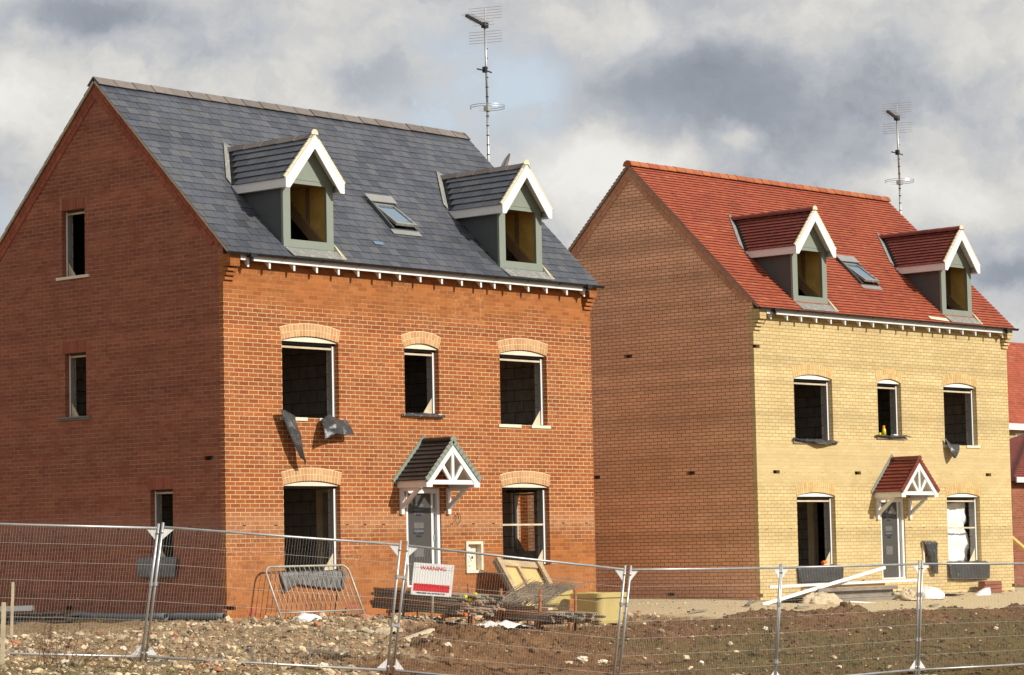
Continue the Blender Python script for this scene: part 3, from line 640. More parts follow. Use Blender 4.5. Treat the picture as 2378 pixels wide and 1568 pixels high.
def build_house(root, sty):
    A = sty == 'A'
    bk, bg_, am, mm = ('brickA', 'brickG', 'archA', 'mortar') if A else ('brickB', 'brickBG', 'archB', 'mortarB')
    ZB = -1.95
    # --- front wall: outer leaf with arched openings, door and missing bricks
    putlog = [(6.0, 6.43, -.90, -.345, 0)] if A else [(6.0, 6.43, -.90, -.345, 0), (.555, .785, 1.17, 1.243, 0), (3.495, 3.725, 1.17, 1.243, 0), (8.69, 8.92, 1.17, 1.243, 0)]
    ops = FRONT+[DOOR]+putlog; loops = [opening_loop(o) for o in ops]
    nz = (-1.4325, -1.3575)
    out = [(0, ZB), (WA, ZB), (WA, 4.62), (0, 4.62)]
    if A: out = [(0, ZB), (WA, ZB), (WA, 4.62), (0, 4.62), (0, nz[1]), (.205, nz[1]), (.205, nz[0]), (0, nz[0])]
    else: out = [(0, ZB), (WA, ZB), (WA, -1.4325), (WA-.11, -1.4325), (WA-.11, -1.3575), (WA, -1.3575), (WA, 4.62), (0, 4.62), (0, 3.8925), (.205, 3.8925), (.205, 3.8175), (0, 3.8175), (0, nz[1]), (.10, nz[1]), (.10, nz[0]), (0, nz[0])]
    fwl = MB(); fwl.holed(out, loops, lambda a, b: (a, 0, b), flip=False); fwl.holed(out, loops, lambda a, b: (a, LEAF, b), flip=True)
    for l in loops+[out]: fwl.loopwall(l, lambda a, b: (a, 0, b), lambda a, b: (a, LEAF, b))
    front = fwl.build('front_wall', bk, root)
    # weep vents and missing-brick back
    def vents(par, name, spots):
        first = None
        for (x, y, z, w_, h_) in spots:
            if first is None: q = MB(); q.box(-w_/2, w_/2, -.003, .01, 0, h_) if par is front else q.box(-.003, .01, -w_/2, w_/2, 0, h_); first = c = q.build(name, 'black', par)
            else: c = first.copy(); COL.objects.link(c); c.parent = par
            c.location = (x, y, z)
    vents(front, 'weep_vent', [(x, 0, -.008, .08, .014) for x in ([.42, 1.16, 2.9, 3.35, 3.82, 5.63, 6.22, 6.78, 8.8, 9.5] if A else [.28, 1.12, 2.95, 3.5, 4.0, 5.55, 6.1, 6.6, 8.75, 9.4])])
    vents(front, 'weep_hole', [(.35+i*.44, 0, 3.675, .015, .015) for i in range(22)]+[(.5+i*.45, 0, 1.19, .012, .012) for i in range(20)])
    for x in (.58, 3.0, 6.5) if A else (): q = MB(); [q.box(x-.1, x+.1, -.006, .02, -1.50+.02*k, -1.488+.02*k) for k in range(3)]; q.box(x-.107, x+.107, -.003, .03, -1.507, -1.433); q.build('air_brick', 'terra', root)
    # --- gable walls
    holesL = GABLE if A else []
    ga = [(y, z) for y, z in ((LEAF, ZB), (DP-LEAF, ZB), (DP-LEAF, Z0+SL*LEAF-.04), (DP/2, Z0+SL*DP/2-.04), (LEAF, Z0+SL*LEAF-.04))]
    pt = [(.30, .53, 1.125, 1.20, 0), (4.07, 4.30, -1.43, -1.355, 0)] if A else [(3.37, 3.6, 3.82, 3.893, 0), (1.68, 1.905, 1.20, 1.273, 0), (4.38, 4.60, 1.20, 1.273, 0), (2.33, 2.555, -1.395, -1.32, 0)]
    for (xw, sg, hl) in ((0.0, 1, holesL+pt), (WA, -1, GABLE if A else [])):
        gm = MB(); ll = [opening_loop(o) for o in hl]
        o = [(0.0, ZB), (DP, ZB), (DP, 4.62), (DP, Z0-.02), (DP/2, Z0+SL*DP/2-.045), (0.0, Z0-.02), (0.0, 4.62)]
        o = [(LEAF, ZB), (DP-LEAF, ZB), (DP-LEAF, 4.62), (DP, 4.6205), (DP, Z0-.02), (DP/2, Z0+SL*DP/2-.045), (0.0, Z0-.02), (0.0, 4.6205), (LEAF, 4.62)]
        if sg > 0 and A: o = o[:]
        gm.holed(o, ll, lambda a, b: (xw, a, b), flip=(sg > 0)); gm.holed(o, ll, lambda a, b: (xw+sg*LEAF, a, b), flip=(sg < 0))
        for l in ll+[o]: gm.loopwall(l, lambda a, b: (xw, a, b), lambda a, b: (xw+sg*LEAF, a, b))
        # strip that closes the wall ends beside the front and rear walls
        gw = gm.build('gable_wall', bg_ if sg > 0 else bk, root)  # left gable takes the shade-toned copy, right one the front brick
        if sg > 0:
            vents(gw, 'weep_vent', [(0, y, -.008, .08, .014) for y in ([.92, 1.9, 2.8, 3.7, 4.6, 5.6] if A else [.55, 1.2, 1.9, 2.5, 3.1, 3.7, 4.5])])
        rb = MB()                                             # raked brick band under each verge, two courses
        for side in (0, 1):
            for row in range(2):
                n = 22; L = DP/2/CS
                for i in range(n):
                    a, b = (.02+(L-.03)*i/n)*CS, (.02+(L-.03)*(i+1)/n)*CS-.006
                    if row: a += .1; b += .1
                    b = min(b, DP/2-.01)
                    if b-a < .03: continue
                    h0, h1 = -.045-row*.105-.098, -.045-row*.105
                    P = (lambda y, h: RP(0, y, h)) if side == 0 else (lambda y, h: BP(0, y, h))
                    ya = a+SN*(h1)*0
                    q = [P(a, h0), P(b, h0), P(b, h1), P(a, h1)]
                    if row == 0 and i == 0: pass
                    xa, xb = xw-sg*(.014+.004*row*0+rnd.random()*.002), xw+sg*.02
                    rb.hexa([(xb, p[1], p[2]) for p in q], [(xa, p[1], p[2]) for p in q], 0)
        mbk = 'soldier' if A else None
        rb.build('verge_band', [('soldier' if sg > 0 else 'archA') if A else ('band_b' if 'band_b' in MT else 'archB')], gw)
    for o, si in zip(holesL, ('cream', 'lead', None)): side_window(o, root, si)
    if A:
        for o in GABLE: side_window(o, root, 'cream', WA, -1, False)
    # --- rear wall
    rw = MB(); rl = [opening_loop((a, b, c, d, 0)) for a, b, c, d in ((7.1, 8.4, 1.9, 3.2), (4.4, 5.3, 2.0, 3.2), (1.4, 2.7, -.8, .65), (6.6, 8.6, -1.4, .65))]  # unseen rear openings, added to let more light into the rooms
    ro = [(0, ZB), (WA, ZB), (WA, 4.62), (0, 4.62)]; rw.holed(ro, rl, lambda a, b: (a, DP, b), flip=True); rw.holed(ro, rl, lambda a, b: (a, DP-LEAF, b))
    for l in rl+[ro]: rw.loopwall(l, lambda a, b: (a, DP, b), lambda a, b: (a, DP-LEAF, b))
    rw.build('rear_wall', bk, root)
    # --- inner leaf, partitions and floors
    il = MB()
    lp = [opening_loop((o[0]-.0, o[1]+.0, o[2], o[3]-.05, 0)) for o in FRONT+[DOOR]]
    io = [(.26, ZB), (WA-.26, ZB), (WA-.26, 4.4), (.26, 4.4)]
    il.holed(io, lp, lambda a, b: (a, .21, b)); il.holed(io, lp, lambda a, b: (a, .31, b), flip=True)
    for l in lp: il.loopwall(l, lambda a, b: (a, .21, b), lambda a, b: (a, .31, b))
    for (xw, sg, hl) in ((.16, 1, holesL), (WA-.16, -1, GABLE if A else [])):
        g2 = [(.16, ZB), (DP-.16, ZB), (DP-.16, Z0+SL*.16-.3), (DP/2, Z0+SL*DP/2-.3), (.16, Z0+SL*.16-.3)]
        l2 = [opening_loop(o) for o in hl]
        il.holed(g2, l2, lambda a, b: (xw, a, b)); il.holed(g2, l2, lambda a, b: (xw+sg*.1, a, b))
        for l in l2: il.loopwall(l, lambda a, b: (xw, a, b), lambda a, b: (xw+sg*.1, a, b))
    il.holed(io, rl, lambda a, b: (a, DP-.16, b), flip=True); il.holed(io, rl, lambda a, b: (a, DP-.26, b))
    for l in rl: il.loopwall(l, lambda a, b: (a, DP-.16, b), lambda a, b: (a, DP-.26, b))
    dl = [[(.45, -1.42), (1.1, -1.42), (1.1, .6), (.45, .6)]]
    for x, hs in ((3.3, True), (6.2, False)):
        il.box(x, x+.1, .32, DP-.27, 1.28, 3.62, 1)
        po = [(.32, -1.42), (DP-.27, -1.42), (DP-.27, .95), (.32, .95)]
        if hs:
            il.holed(po, dl, lambda a, b: (x, a, b), 1); il.holed(po, dl, lambda a, b: (x+.1, a, b), 1)
            for l in dl: il.loopwall(l, lambda a, b: (x, a, b), lambda a, b: (x+.1, a, b))
        else: il.box(x, x+.1, .32, DP-.27, -1.42, .95)
    il.build('inner_leaf', ['block', 'blockd'], root)
    fl = MB(); fl.box(.2705, WA-.2705, .315, DP-.275, -1.60, -1.45); fl.box(.2705, WA-.2705, .315, DP-.275, .98, 1.25); fl.box(.2705, WA-.2705, .315, DP-.275, 3.65, 3.9)
    fl.build('floor_deck', 'rafter', root)
    q = MB(); q.box(3.27, 3.43, 1.00, 1.16, -1.42, .66); q.box(3.285, 3.415, .43, .50, -1.42, .66); q.box(3.285, 3.415, .50, 1.0, .60, .66); q.build('door_lining', 'pale_timber', root)
    # --- roof: deck, slates on both slopes
    xa, xb = -.055, WA+.055; yE = -.25
    dh = [(2.05-.55, 2.05+.55, .06, 1.25), (7.725-.55, 7.725+.55, .06, 1.25)]
    rf = MB()
    for P in (RP, BP):
        hl = [[(h[0], h[2]), (h[1], h[2]), (h[1], h[3]), (h[0], h[3])] for h in dh] if P is RP else []
        ol = [(xa+.03, yE+.03), (xb-.03, yE+.03), (xb-.03, DP/2), (xa+.03, DP/2)]
        for h in (-.002, -.045): rf.holed(ol, hl, lambda a, b: P(a, b, h), 1)
        for l in hl+[ol]: rf.loopwall(l, lambda a, b: P(a, b, -.002), lambda a, b: P(a, b, -.045), 1)
        if A: slates(rf, xa, xb, yE, DP/2, .25, .2, P, .007, dh if P is RP else (), .005, 0, .0105)
        else: slates(rf, xa, xb, yE, DP/2, .165, .1, P, .013, dh if P is RP else (), .003, 0, .026, rnd, .0022)
    roof = rf.build('roof', ['slate' if A else 'tile', 'underlay'], root)
    rg = MB(); x = xa-.01; st = .45 if A else .315; zt = Z0+SL*DP/2
    while x < xb-.02:
        xe = min(x+st-.006, xb+.01); dz = rnd.uniform(-.004, .004)
        if A:
            for P in (RP, BP):
                q0 = [P(x, DP/2+.01, .02+dz), P(xe, DP/2+.01, .012+dz), P(xe, DP/2-.135, .018+dz), P(x, DP/2-.135, .026+dz)]
                q1 = [P(x, DP/2+.02, .045+dz), P(xe, DP/2+.02, .037+dz), P(xe, DP/2-.14, .040+dz), P(x, DP/2-.14, .048+dz)]
                rg.hexa(q0, q1, 0)
        else:
            n = 11; prof = [(DP/2+.125*cos(a), zt-.035+.125*sin(a)) for a in [i*pi/(n-1) for i in range(n)]]
            v = [(x, p[0], p[1]+dz) for p in prof]+[(xe, DP/2+(p[0]-DP/2)*.95, p[1]+dz-.004) for p in prof]
            rg.poly(v, [(i, i+1, n+i+1, n+i) for i in range(n-1)]+[tuple(range(n-1, -1, -1)), tuple(range(n, 2*n))])
        x += st
    rg.build('ridge_tiles', ['ridgeA' if A else 'ridgeB'], roof, smooth=False)
    for P in (RP, BP):
        for X0, X1 in ((xa+.003, .03), (WA-.03, xb-.003)):
            nseg = 25; vg = MB()
            for i in range(nseg):
                a, b = yE+.02+(DP/2-yE-.02)*i/nseg, yE+.02+(DP/2-yE-.02)*(i+1)/nseg
                h = -.035-rnd.random()*.008
                vg.hexa([P(X0, a, h), P(X1, a, h), P(X1, b, h), P(X0, b, h)], [P(X0, a, .002), P(X1, a, .002), P(X1, b, .002), P(X0, b, .002)])
            if not A and X0 < 0 and P is RP: vg.prism([(DP/2+.12*cos(a), zt-.04+.12*sin(a)) for a in [i*pi/10 for i in range(11)]], 'x', xa-.004, xa+.03)
            vg.build('verge', 'verge' if A else 'vergeB', roof)
    # --- eaves
    fa = MB(); fa.box(.235, WA-.235, -.197, -.165, 4.545, 4.66); fa.build('fascia', 'upvc', root)
    so = MB(); so.box(.235, WA-.235, -.1645, -.003, 4.585, 4.597); so.build('soffit', 'timberd', root)
    br = [.452, .96, 1.548, 2.10, 2.64, 3.135, 3.68, 4.205, 4.75, 5.325, 5.87, 6.40, 6.785, 7.225, 7.755, 8.29, 8.89, 9.41] if A else \
         [.43, 1.0, 1.50, 2.04, 2.57, 3.095, 3.635, 4.15, 4.68, 5.286, 5.725, 6.33, 6.745, 7.155, 7.70, 8.235, 8.835, 9.38]
    p0 = None
    for x in br:
        if p0 is None:
            q = MB(); q.prism([(-.17, 4.436), (-.17, 4.584), (-.02, 4.584)], 'x', -.045, 0); p0 = q.build('eaves_bracket', 'white', root); p0.location.x += x
        else:
            c = p0.copy(); COL.objects.link(c); c.parent = root; c.location.x = OFFS[root.name][0]+x
    for (a, b) in ((.0005, .222), (WA-.222, WA-.0005)):         # corbelled brick kneelers
        cb = MB()
        for k, (z0, z1) in enumerate(((4.203, 4.262), (4.278, 4.337), (4.353, 4.412))): cb.box(a, b, -.043*(k+1), -.001, z0, z1+.0)
        cb.box(a, b, -.185, -.001, 4.43, 4.64)
        for z in (4.263, 4.338, 4.413): cb.box(a+.01, b-.01, -.03, -.001, z, z+.014)
        cb.build('corbel', bk, root)
    # kneeler side infill up to the verge
    gt = MB(); n = 11; cy, cz, r = -.249, 4.666, .050
    pr = [(cy+r*cos(a), cz+r*sin(a)) for a in [pi+i*pi/(n-1) for i in range(n)]]; pi_ = [(cy+(p[0]-cy)*.9, cz+(p[1]-cz)*.9) for p in pr]
    x0, x1 = -.085, WA+.12
    v = [(x0, *p) for p in pr]+[(x1, *p) for p in pr]+[(x0, *p) for p in pi_]+[(x1, *p) for p in pi_]
    gt.poly(v, [(i, i+1, n+i+1, n+i) for i in range(n-1)]+[(2*n+i, 3*n+i, 3*n+i+1, 2*n+i+1) for i in range(n-1)]+[(0, n, 3*n, 2*n), (n-1, 3*n-1, 4*n-1, 2*n-1)])
    for xx in (x0, x1-.006): gt.prism(pr, 'x', xx, xx+.006)
    g = gt.build('gutter', 'black', root, smooth=False)
    for i in range(11):
        x = .3+i*.915
        q = MB(); pr2 = [(cy+(r+.007)*cos(a), cz+(r+.007)*sin(a)) for a in [pi+j*pi/(n-1) for j in range(n)]]
        q.prism(pr2+[(cy+.072, cz+.0)], 'x', x, x+.022); q.build('gutter_clip', 'black', g)
    for x in (.44, WA-.35):
        q = MB(); q.tube([(x, cy, cz-.03), (x, cy, cz-.13)], .036, 10); q.box(x-.07, x+.07, cy-.064, cy+.064, cz-.075, cz-.0); q.build('gutter_outlet', 'black', g)
    # --- dormers, roof window
    for i, xc in enumerate((2.05, 7.725)): dormer(xc, root, sty, i == 0)
    roof_window(root, 4.775, 5.46, .62, 1.235)
    if A:
        q = MB(); q.hexa([RP(3.95, .23, .018), RP(4.20, .23, .018), RP(4.20, .30, .016), RP(3.95, .30, .016)], [RP(3.95, .23, .024), RP(4.20, .23, .024), RP(4.20, .30, .022), RP(3.95, .30, .022)]); q.build('vent_slate', 'glass', roof)
    else:
        q = MB(); q.hexa([RP(6.35, -.17, .022), RP(7.05, -.20, .022), RP(7.05, -.12, .022), RP(6.35, -.10, .022)], [RP(6.35, -.17, .034), RP(7.05, -.20, .034), RP(7.05, -.12, .03), RP(6.35, -.10, .03)]); q.build('verge_strip', 'bedding', roof)
    # --- windows
    sl_ = ['boards', 'full', 'boards', None, None] if A else ['full', 'full', 'boards', None, None]
    for i, o in enumerate(FRONT): front_window(o, root, am, mm, gusset=(i != 0 and (A or i > 2)), sill=sl_[i], batten=not (A and i > 2), midbar=(i == 4))
    # --- door set
    x0, x1, z0, z1, _ = DOOR
    d = MB(); d.box(x0+.005, x0+.075, .03, .10, z0+.03, z1-.005); d.box(x1-.075, x1-.005, .03, .10, z0+.03, z1-.005); d.box(x0+.075, x1-.075, .03, .10, z1-.10, z1-.005); d.box(x0+.005, x1-.005, .02, .12, z0, z0+.029)
    dr = d.build('door', 'upvc', root)
    q = MB(); q.box(x0+.077, x1-.20, .078, .118, z0+.031, z1-.102); q.build('door_panel', 'door', dr)
    q = MB(); q.box(x1-.198, x1-.145, .065, .11, z0+.031, z1-.102, 0); q.box(x1-.143, x1-.077, .095, .11, z0+.031, z1-.102, 1); q.build('door_edge', ['upvc', 'closer'], dr)
    for z in (.25, -.25, -.85): q = MB(); q.box(x1-.155, x1-.125, .05, .064, z-.05, z+.05); q.build('hinge', 'galv', dr)
    xm = (x0+.077+x1-.20)/2
    for z, pat in ((.28, 1), (-.06, 0), (-.50, 1)):
        q = MB(); q.box(xm-.13, xm+.13, .0735, .0775, z-.10, z+.09); q.build('film_label', 'film' if not pat else 'film', dr)
    for z in (.22, -.17):
        for k, (tx, sz) in enumerate((('CAUTION', .058), ('MAY EXCEED', .046), ('25 KG', .052))):
            me = text_mesh(tx, sz, bold=.0012); me.transform(Matrix.Rotation(pi/2, 4, 'X')); me.transform(Matrix.Translation((xm, .0725, z+.06-k*.062)))
            me.materials.clear(); me.materials.append(MT['ink']); o = bpy.data.objects.new('lettering', me); COL.objects.link(o); o.parent = dr
    # --- entrance canopy
    canopy(root, sty)
    # --- recessed meter cupboard
    mx0, mx1, mz0, mz1 = 6.002, 6.428, -.898, -.347
    q = MB(); t_ = .035
    for a in ((mx0-.02, mx0+t_, mz0-.02, mz1+.02), (mx1-t_, mx1+.02, mz0-.02, mz1+.02)): q.box(a[0], a[1], -.035, .10, a[2], a[3])
    q.box(mx0+t_, mx1-t_, -.035, .10, mz1-t_, mz1+.02); q.box(mx0+t_, mx1-t_, -.035, .10, mz0-.02, mz0+t_); q.box(mx0+t_, mx1-t_, .085, .10, mz0+t_, mz1-t_)
    mt = q.build('meter_cupboard', 'cream', root)
    q = MB(); q.box(mx0+.06, mx0+.18, .05, .084, mz0+.2, mz1-.06); q.build('backing_board', 'white', mt)
    q = MB(); q.tube([(mx0+.26, .08, mz0+.27), (mx0+.26, .083, mz0+.27)], .025, 10); q.tube([(mx0+.09+.1*cos(a), .05, mz0+.2+.11*sin(a)) for a in [i*.5 for i in range(12)]], .006, 6); q.build('cable', 'black', mt)
    if A:
        q = MB(); q.tube([(5.72+.06*cos(a)+.01*a, -.03, .09+.09*sin(a)) for a in [i*.45 for i in range(18)]]+[(5.76, .02, .22)], .005, 5); q.build('cable', 'black', root)

def canopy(root, sty):
    A = sty == 'A'; xc = 4.905; yF = -.73; hw = .715; zr, ze = 1.50, .79
    sl = (zr-ze)/hw; k = 1/sqrt(1+sl*sl); L = hw/k
    def LP(y, t, h, sd): return (xc+sd*(t*k+h*sl*k), y, zr-t*sl*k+h*k)
    c = MB()
    for sd in (-1, 1): c.hexa([LP(yF+.02, 0, -.03, sd), LP(-.003, 0, -.03, sd), LP(-.003, L, -.03, sd), LP(yF+.02, L, -.03, sd)], [LP(yF+.02, 0, 0, sd), LP(-.003, 0, 0, sd), LP(-.003, L, 0, sd), LP(yF+.02, L, 0, sd)])
    for sd in (-1, 1):
        a, b = sorted((xc+sd*(hw-.06), xc+sd*(hw+.0))); c.box(a, b, yF+.03, -.003, ze-.135, ze-.005)
    cn = c.build('canopy', 'white', root)
    tl = MB()
    for sd in (-1, 1):
        n = 9; g = L/n
        for i in range(n):
            tb = L+.035-i*g; ta = max(tb-g*1.25, 0.0); y = yF-.015-(.1 if i % 2 else 0)
            while y < -.02:
                ya, yb = max(y+.003, yF-.015), min(y+.197, -.02); y += .2
                if yb-ya < .02: continue
                h = .042+rnd.random()*.004
                P = [LP(ya, tb, h, sd), LP(yb, tb, h, sd), LP(yb, ta, .016, sd), LP(ya, ta, .016, sd), LP(ya, tb, h-.024, sd), LP(yb, tb, h-.024, sd), LP(ya, ta, .0, sd)]
                fl = [(0, 1, 2, 3), (4, 5, 1, 0), (4, 0, 3, 6)]
                tl.poly(P, fl if sd < 0 else [f[::-1] for f in fl])
    y = yF-.02
    while y < -.05:
        yc = min(y+.25, -.03); pts = [(xc+.075*cos(a), zr+.012+.065*sin(a)) for a in [i*pi/8 for i in range(9)]]
        tl.prism(pts, 'y', y, yc-.006); y += .25
    tl.build('canopy_tiles', 'ctile' if A else 'tileD', cn)
    ed = MB()                                                             # verge trim, stepped, and wall flashing
    for sd in (-1, 1):
        n = 9
        for i in range(n):
            ta, tb = L*i/n, L*(i+1)/n+.01
            ed.hexa([LP(yF-.028, ta, -.045, sd), LP(yF-.0155, ta, -.045, sd), LP(yF-.0155, tb, -.045, sd), LP(yF-.028, tb, -.045, sd)], [LP(yF-.028, ta, .035, sd), LP(yF-.0155, ta, .035, sd), LP(yF-.0155, tb, .058, sd), LP(yF-.028, tb, .058, sd)])
    ed.prism([(xc+.085*cos(a), zr+.01+.075*sin(a)) for a in [i*pi/8 for i in range(9)]], 'y', yF-.030, yF-.0205)
    ed.build('verge_trim', 'sage' if A else 'tileD', cn)
    fl = MB()
    for sd in (-1, 1): fl.hexa([LP(-.018, -.01, -.02, sd), LP(-.0035, -.01, -.02, sd), LP(-.0035, L+.08, -.02, sd), LP(-.018, L+.08, -.02, sd)], [LP(-.018, -.10, .10, sd), LP(-.0035, -.10, .10, sd), LP(-.0035, L+.08, .10, sd), LP(-.018, L+.08, .10, sd)])
    fl.build('wall_flashing', 'sage', cn)
    tr = MB(); yt0, yt1 = yF-.002, yF+.045                                # king-post truss
    for sd in (-1, 1):
        pts = [(xc, zr-.05), (xc+sd*(hw-.002), ze-.06), (xc+sd*(hw-.002), ze-.135), (xc+sd*(hw-.16), ze-.135), (xc+sd*(hw-.16), ze-.055), (xc, zr-.21)]
        tr.prism(pts if sd < 0 else pts[::-1], 'y', yt0-.006-(.002 if sd > 0 else 0), yt1)
    tr.box(xc-hw+.161, xc+hw-.161, yt0+.003, yt1-.004, ze-.085, ze-.005)
    tr.box(xc-.035, xc+.035, yt0+.001, yt1-.003, ze-.004, zr-.16)
    for sd in (-1, 1): tr.bar((xc+sd*.03, yt0+.022, ze-.01), (xc+sd*.27, yt0+.022, ze+.30), .040, .075, up=(0, 1, 0)) if False else tr.prism([(xc+sd*.02, ze-.003), (xc+sd*.10, ze-.003), (xc+sd*.315, ze+.255), (xc+sd*.25, ze+.305)][::(1 if sd > 0 else -1)], 'y', yt0+.005, yt1-.006)
    tr.build('truss', 'white', cn)
    for sd in (-1, 1):                                                    # gallows brackets
        x = xc+sd*.62; q = MB(); a, b = x-.04, x+.04
        q.box(a, b, -.055, -.003, .18, ze-.136); q.box(a, b, -.48, -.0555, ze-.19, ze-.136)
        q.prism([(-.056, .27), (-.056, .37), (-.36, ze-.192), (-.45, ze-.192)], 'x', a+.008, b-.008); q.build('gallows_bracket', 'white', cn)

MT['band_b'] = shingle('buff_band_brick', [(0, (.50, .245, .14)), (1, (.57, .30, .18))], .9, .2)
ZG = -1.6
rA = empty('brick_house', (0, 0, ZG), 0, 'unfinished red brick house with grey slate roof, two dormers and empty window openings', 'house'); OFFS[rA.name] = (0, 0, -ZG)
build_house(rA, 'A')
BX, BY, BA, BZ = 14.843078, -.221456, -.0215598, -.1602
rB = empty('brick_house', (BX, BY, BZ+ZG), BA, 'unfinished buff brick house with red clay tiled roof and two dormers', 'house'); OFFS[rB.name] = (0, 0, -ZG)
build_house(rB, 'B')
MB_ = Matrix.Translation((BX, BY, BZ)) @ Matrix.Rotation(BA, 4, 'Z')
def BW(p): return tuple(MB_ @ V(p))

# ------------------------------------------------------------------ ground: one sheet from the camera to the horizon
CP = [(-8, -2.4, -1.88), (-5.65, -4.45, -2.04), (-2.4, -6.2, -2.35), (.85, -7.75, -2.78), (4.6, -8.05, -2.83), (8.3, -8.3, -2.80), (12.2, -8.7, -2.80), (18, -9.4, -2.85), (26, -10, -2.8),
      (0, 0, -1.61), (0, 3, -1.585), (0, 6.6, -1.58), (-.5, 1.5, -1.655), (-.6, 4, -1.66), (-3, 3, -1.74), (-6, 3, -1.78), (-10, 2, -1.82), (2.9, -2.2, -1.72), (3.0, -1.4, -1.69), (3, 0, -1.64), (6, 0, -1.76), (9.75, 0, -1.78), (.5, -1, -1.66), (2.5, -1, -1.665), (4, -1.1, -1.76), (5.8, -1.2, -1.86), (6.9, -1.4, -1.93),
      (8, -1.6, -1.92), (9.2, -1.2, -1.85), (-3, -2.4, -1.83), (-1, -3, -1.86), (1.3, -2.9, -1.84), (4.0, -2.7, -1.92), (6.4, -2.8, -1.955), (8.2, -2.8, -1.95), (-6, -1.5, -1.84),
      (11.6, -3.1, -1.83), (14, -3.2, -1.90), (16.3, -3.25, -1.945), (20, -3.35, -1.985), (25, -3.5, -2.0), (14.8, -.2, -1.66), (19.5, -.3, -1.67), (24.6, -.45, -1.68), (12.2, 3, -1.64), (12, 8, -1.6), (12, -1, -1.71), (9.8, 3, -1.7),
      (-20, -22, -2.3), (-31, -34, -2.25), (-10, -16, -2.6), (6, -16, -2.9), (20, -18, -2.9), (40, -15, -2.9), (-25, -5, -1.9), (0, 14, -1.6), (30, 6, -1.7), (30, 20, -1.7), (-20, 14, -1.7), (40, 0, -2.0), (-40, -10, -2.0)]
cpx = np.array(CP)
def _tps_fit(P):
    n = len(P); d = np.sqrt(((P[:, None, :2]-P[None, :, :2])**2).sum(-1)); K = np.where(d > 0, d*d*np.log(d+1e-12), 0.0)+np.eye(n)*.4
    A = np.zeros((n+3, n+3)); A[:n, :n] = K; A[:n, n] = 1; A[:n, n+1:] = P[:, :2]; A[n, :n] = 1; A[n+1:, :n] = P[:, :2].T
    return np.linalg.solve(A, np.concatenate([P[:, 2], [0, 0, 0]]))
TW = _tps_fit(cpx)
def ground_base(x, y):
    x = np.asarray(x, float); y = np.asarray(y, float)
    d2 = (x[..., None]-cpx[:, 0])**2+(y[..., None]-cpx[:, 1])**2
    z = (np.where(d2 > 0, .5*d2*np.log(d2+1e-12), 0)*TW[:len(cpx)]).sum(-1)+TW[len(cpx)]+TW[len(cpx)+1]*x+TW[len(cpx)+2]*y
    far = np.clip((np.hypot(x-5, y+8)-38)/20, 0, 1); return z*(1-far)+(-2.3)*far
def sst(a, b, x): t = np.clip((x-a)/(b-a), 0, 1); return t*t*(3-2*t)
# path edge in front of the second house: y of the ragged boundary between path and soil
def path_edge(x): return -2.75-.035*(x-10)+.25*noise.noise(V((x*.55, 3.1, 0)))+.10*noise.noise(V((x*2.3, 1.1, 0)))
def zones(x, y):
    """rubble, path, grass weights at a point"""
    q = noise.noise(V((x*.6, y*.6, 4.2)))*.5+noise.noise(V((x*1.9, y*1.9, 1.3)))*.25
    d = y-(-2.6-.42*(x-3.2)) if x < 3.2 else y+2.55      # soil starts beyond this line
    bank = -(y+6.3+.0*x)
    xb = 1.1+1.15*(y+3) if y < -2.4 else 1.8+4.2*min(1, (y+2.4)/.6)
    rub = float(sst(-.5, .5, (xb-x)*.55+q*1.7))
    if 6 < x and y > -2.55: rub = max(rub, .6*float(sst(-.35, .3, 10.2-x))*float(sst(-2.5, -1.8, y+.4*q)))
    pth = float(sst(9.3, 10.4, x+q))*float(sst(-.04, .06, y-path_edge(x)))
    gr = float(sst(.05, .65, q*1.3+.68+(-(y+5.2))*.32))*float(sst(3.0, 7.5, x-y*.15+q))
    if x < 3: gr = float(sst(.2, .9, q*1.2+(-(y+5.9+.42*(x+2)))*.55))
    return rub, pth, gr
def clods(x, y, rub, pth):
    n = noise.fractal(V((x*.9, y*.9, .3)), .9, 2.1, 4)*.05
    f = noise.fractal(V((x*5.5, y*5.5, 2.3)), .6, 2.1, 4); c = noise.noise(V((x*13, y*13, 5.)))
    a = .040+.030*rub; z = n+f*a+max(0, c)*.045*(.7+rub)+noise.noise(V((x*24, y*24, 1.)))*.016
    # lumpy spoil heaps along the top of the bank
    for (hx, hy, hr, hh) in ((2.1, -3.9, 1.0, .20), (.3, -4.6, 1.1, .16), (-1.5, -5.4, .8, .10), (3.4, -4.6, .9, .08), (4.4, -3.3, .7, .09), (13.9, -3.15, .42, .15), (20.0, -3.35, .30, .12), (11.2, -2.95, .8, .05), (-1.0, -3.2, 1.0, .06), (-4.5, -2.4, 1.2, .10), (-.4, -.75, .5, .03)):
        r2 = ((x-hx)/hr)**2+((y-hy)/(hr*.7))**2
        if r2 < 4: z += hh*math.exp(-r2)*(1+.5*f)
    return z*(1-.88*pth)
def axis(lo, hi, step, far):
    a = list(np.arange(lo, hi+1e-6, step)); d = step; p = lo; q = hi; l = []; r_ = []
    while p > -far: d *= 1.28; p -= d; l.append(p)
    d = step
    while q < far: d *= 1.28; q += d; r_.append(q)
    return np.array(l[::-1]+a+r_)
gx = axis(-9.5, 25.5, .055, 1500); gy = axis(-9.6, .6, .038, 1500)
GX, GY = np.meshgrid(gx, gy); GZ = np.zeros_like(GX)
for r_i in range(GX.shape[0]): GZ[r_i] = ground_base(GX[r_i], GY[r_i])
zone_attr = np.zeros(GX.shape+(4,)); zone_attr[..., 3] = 1
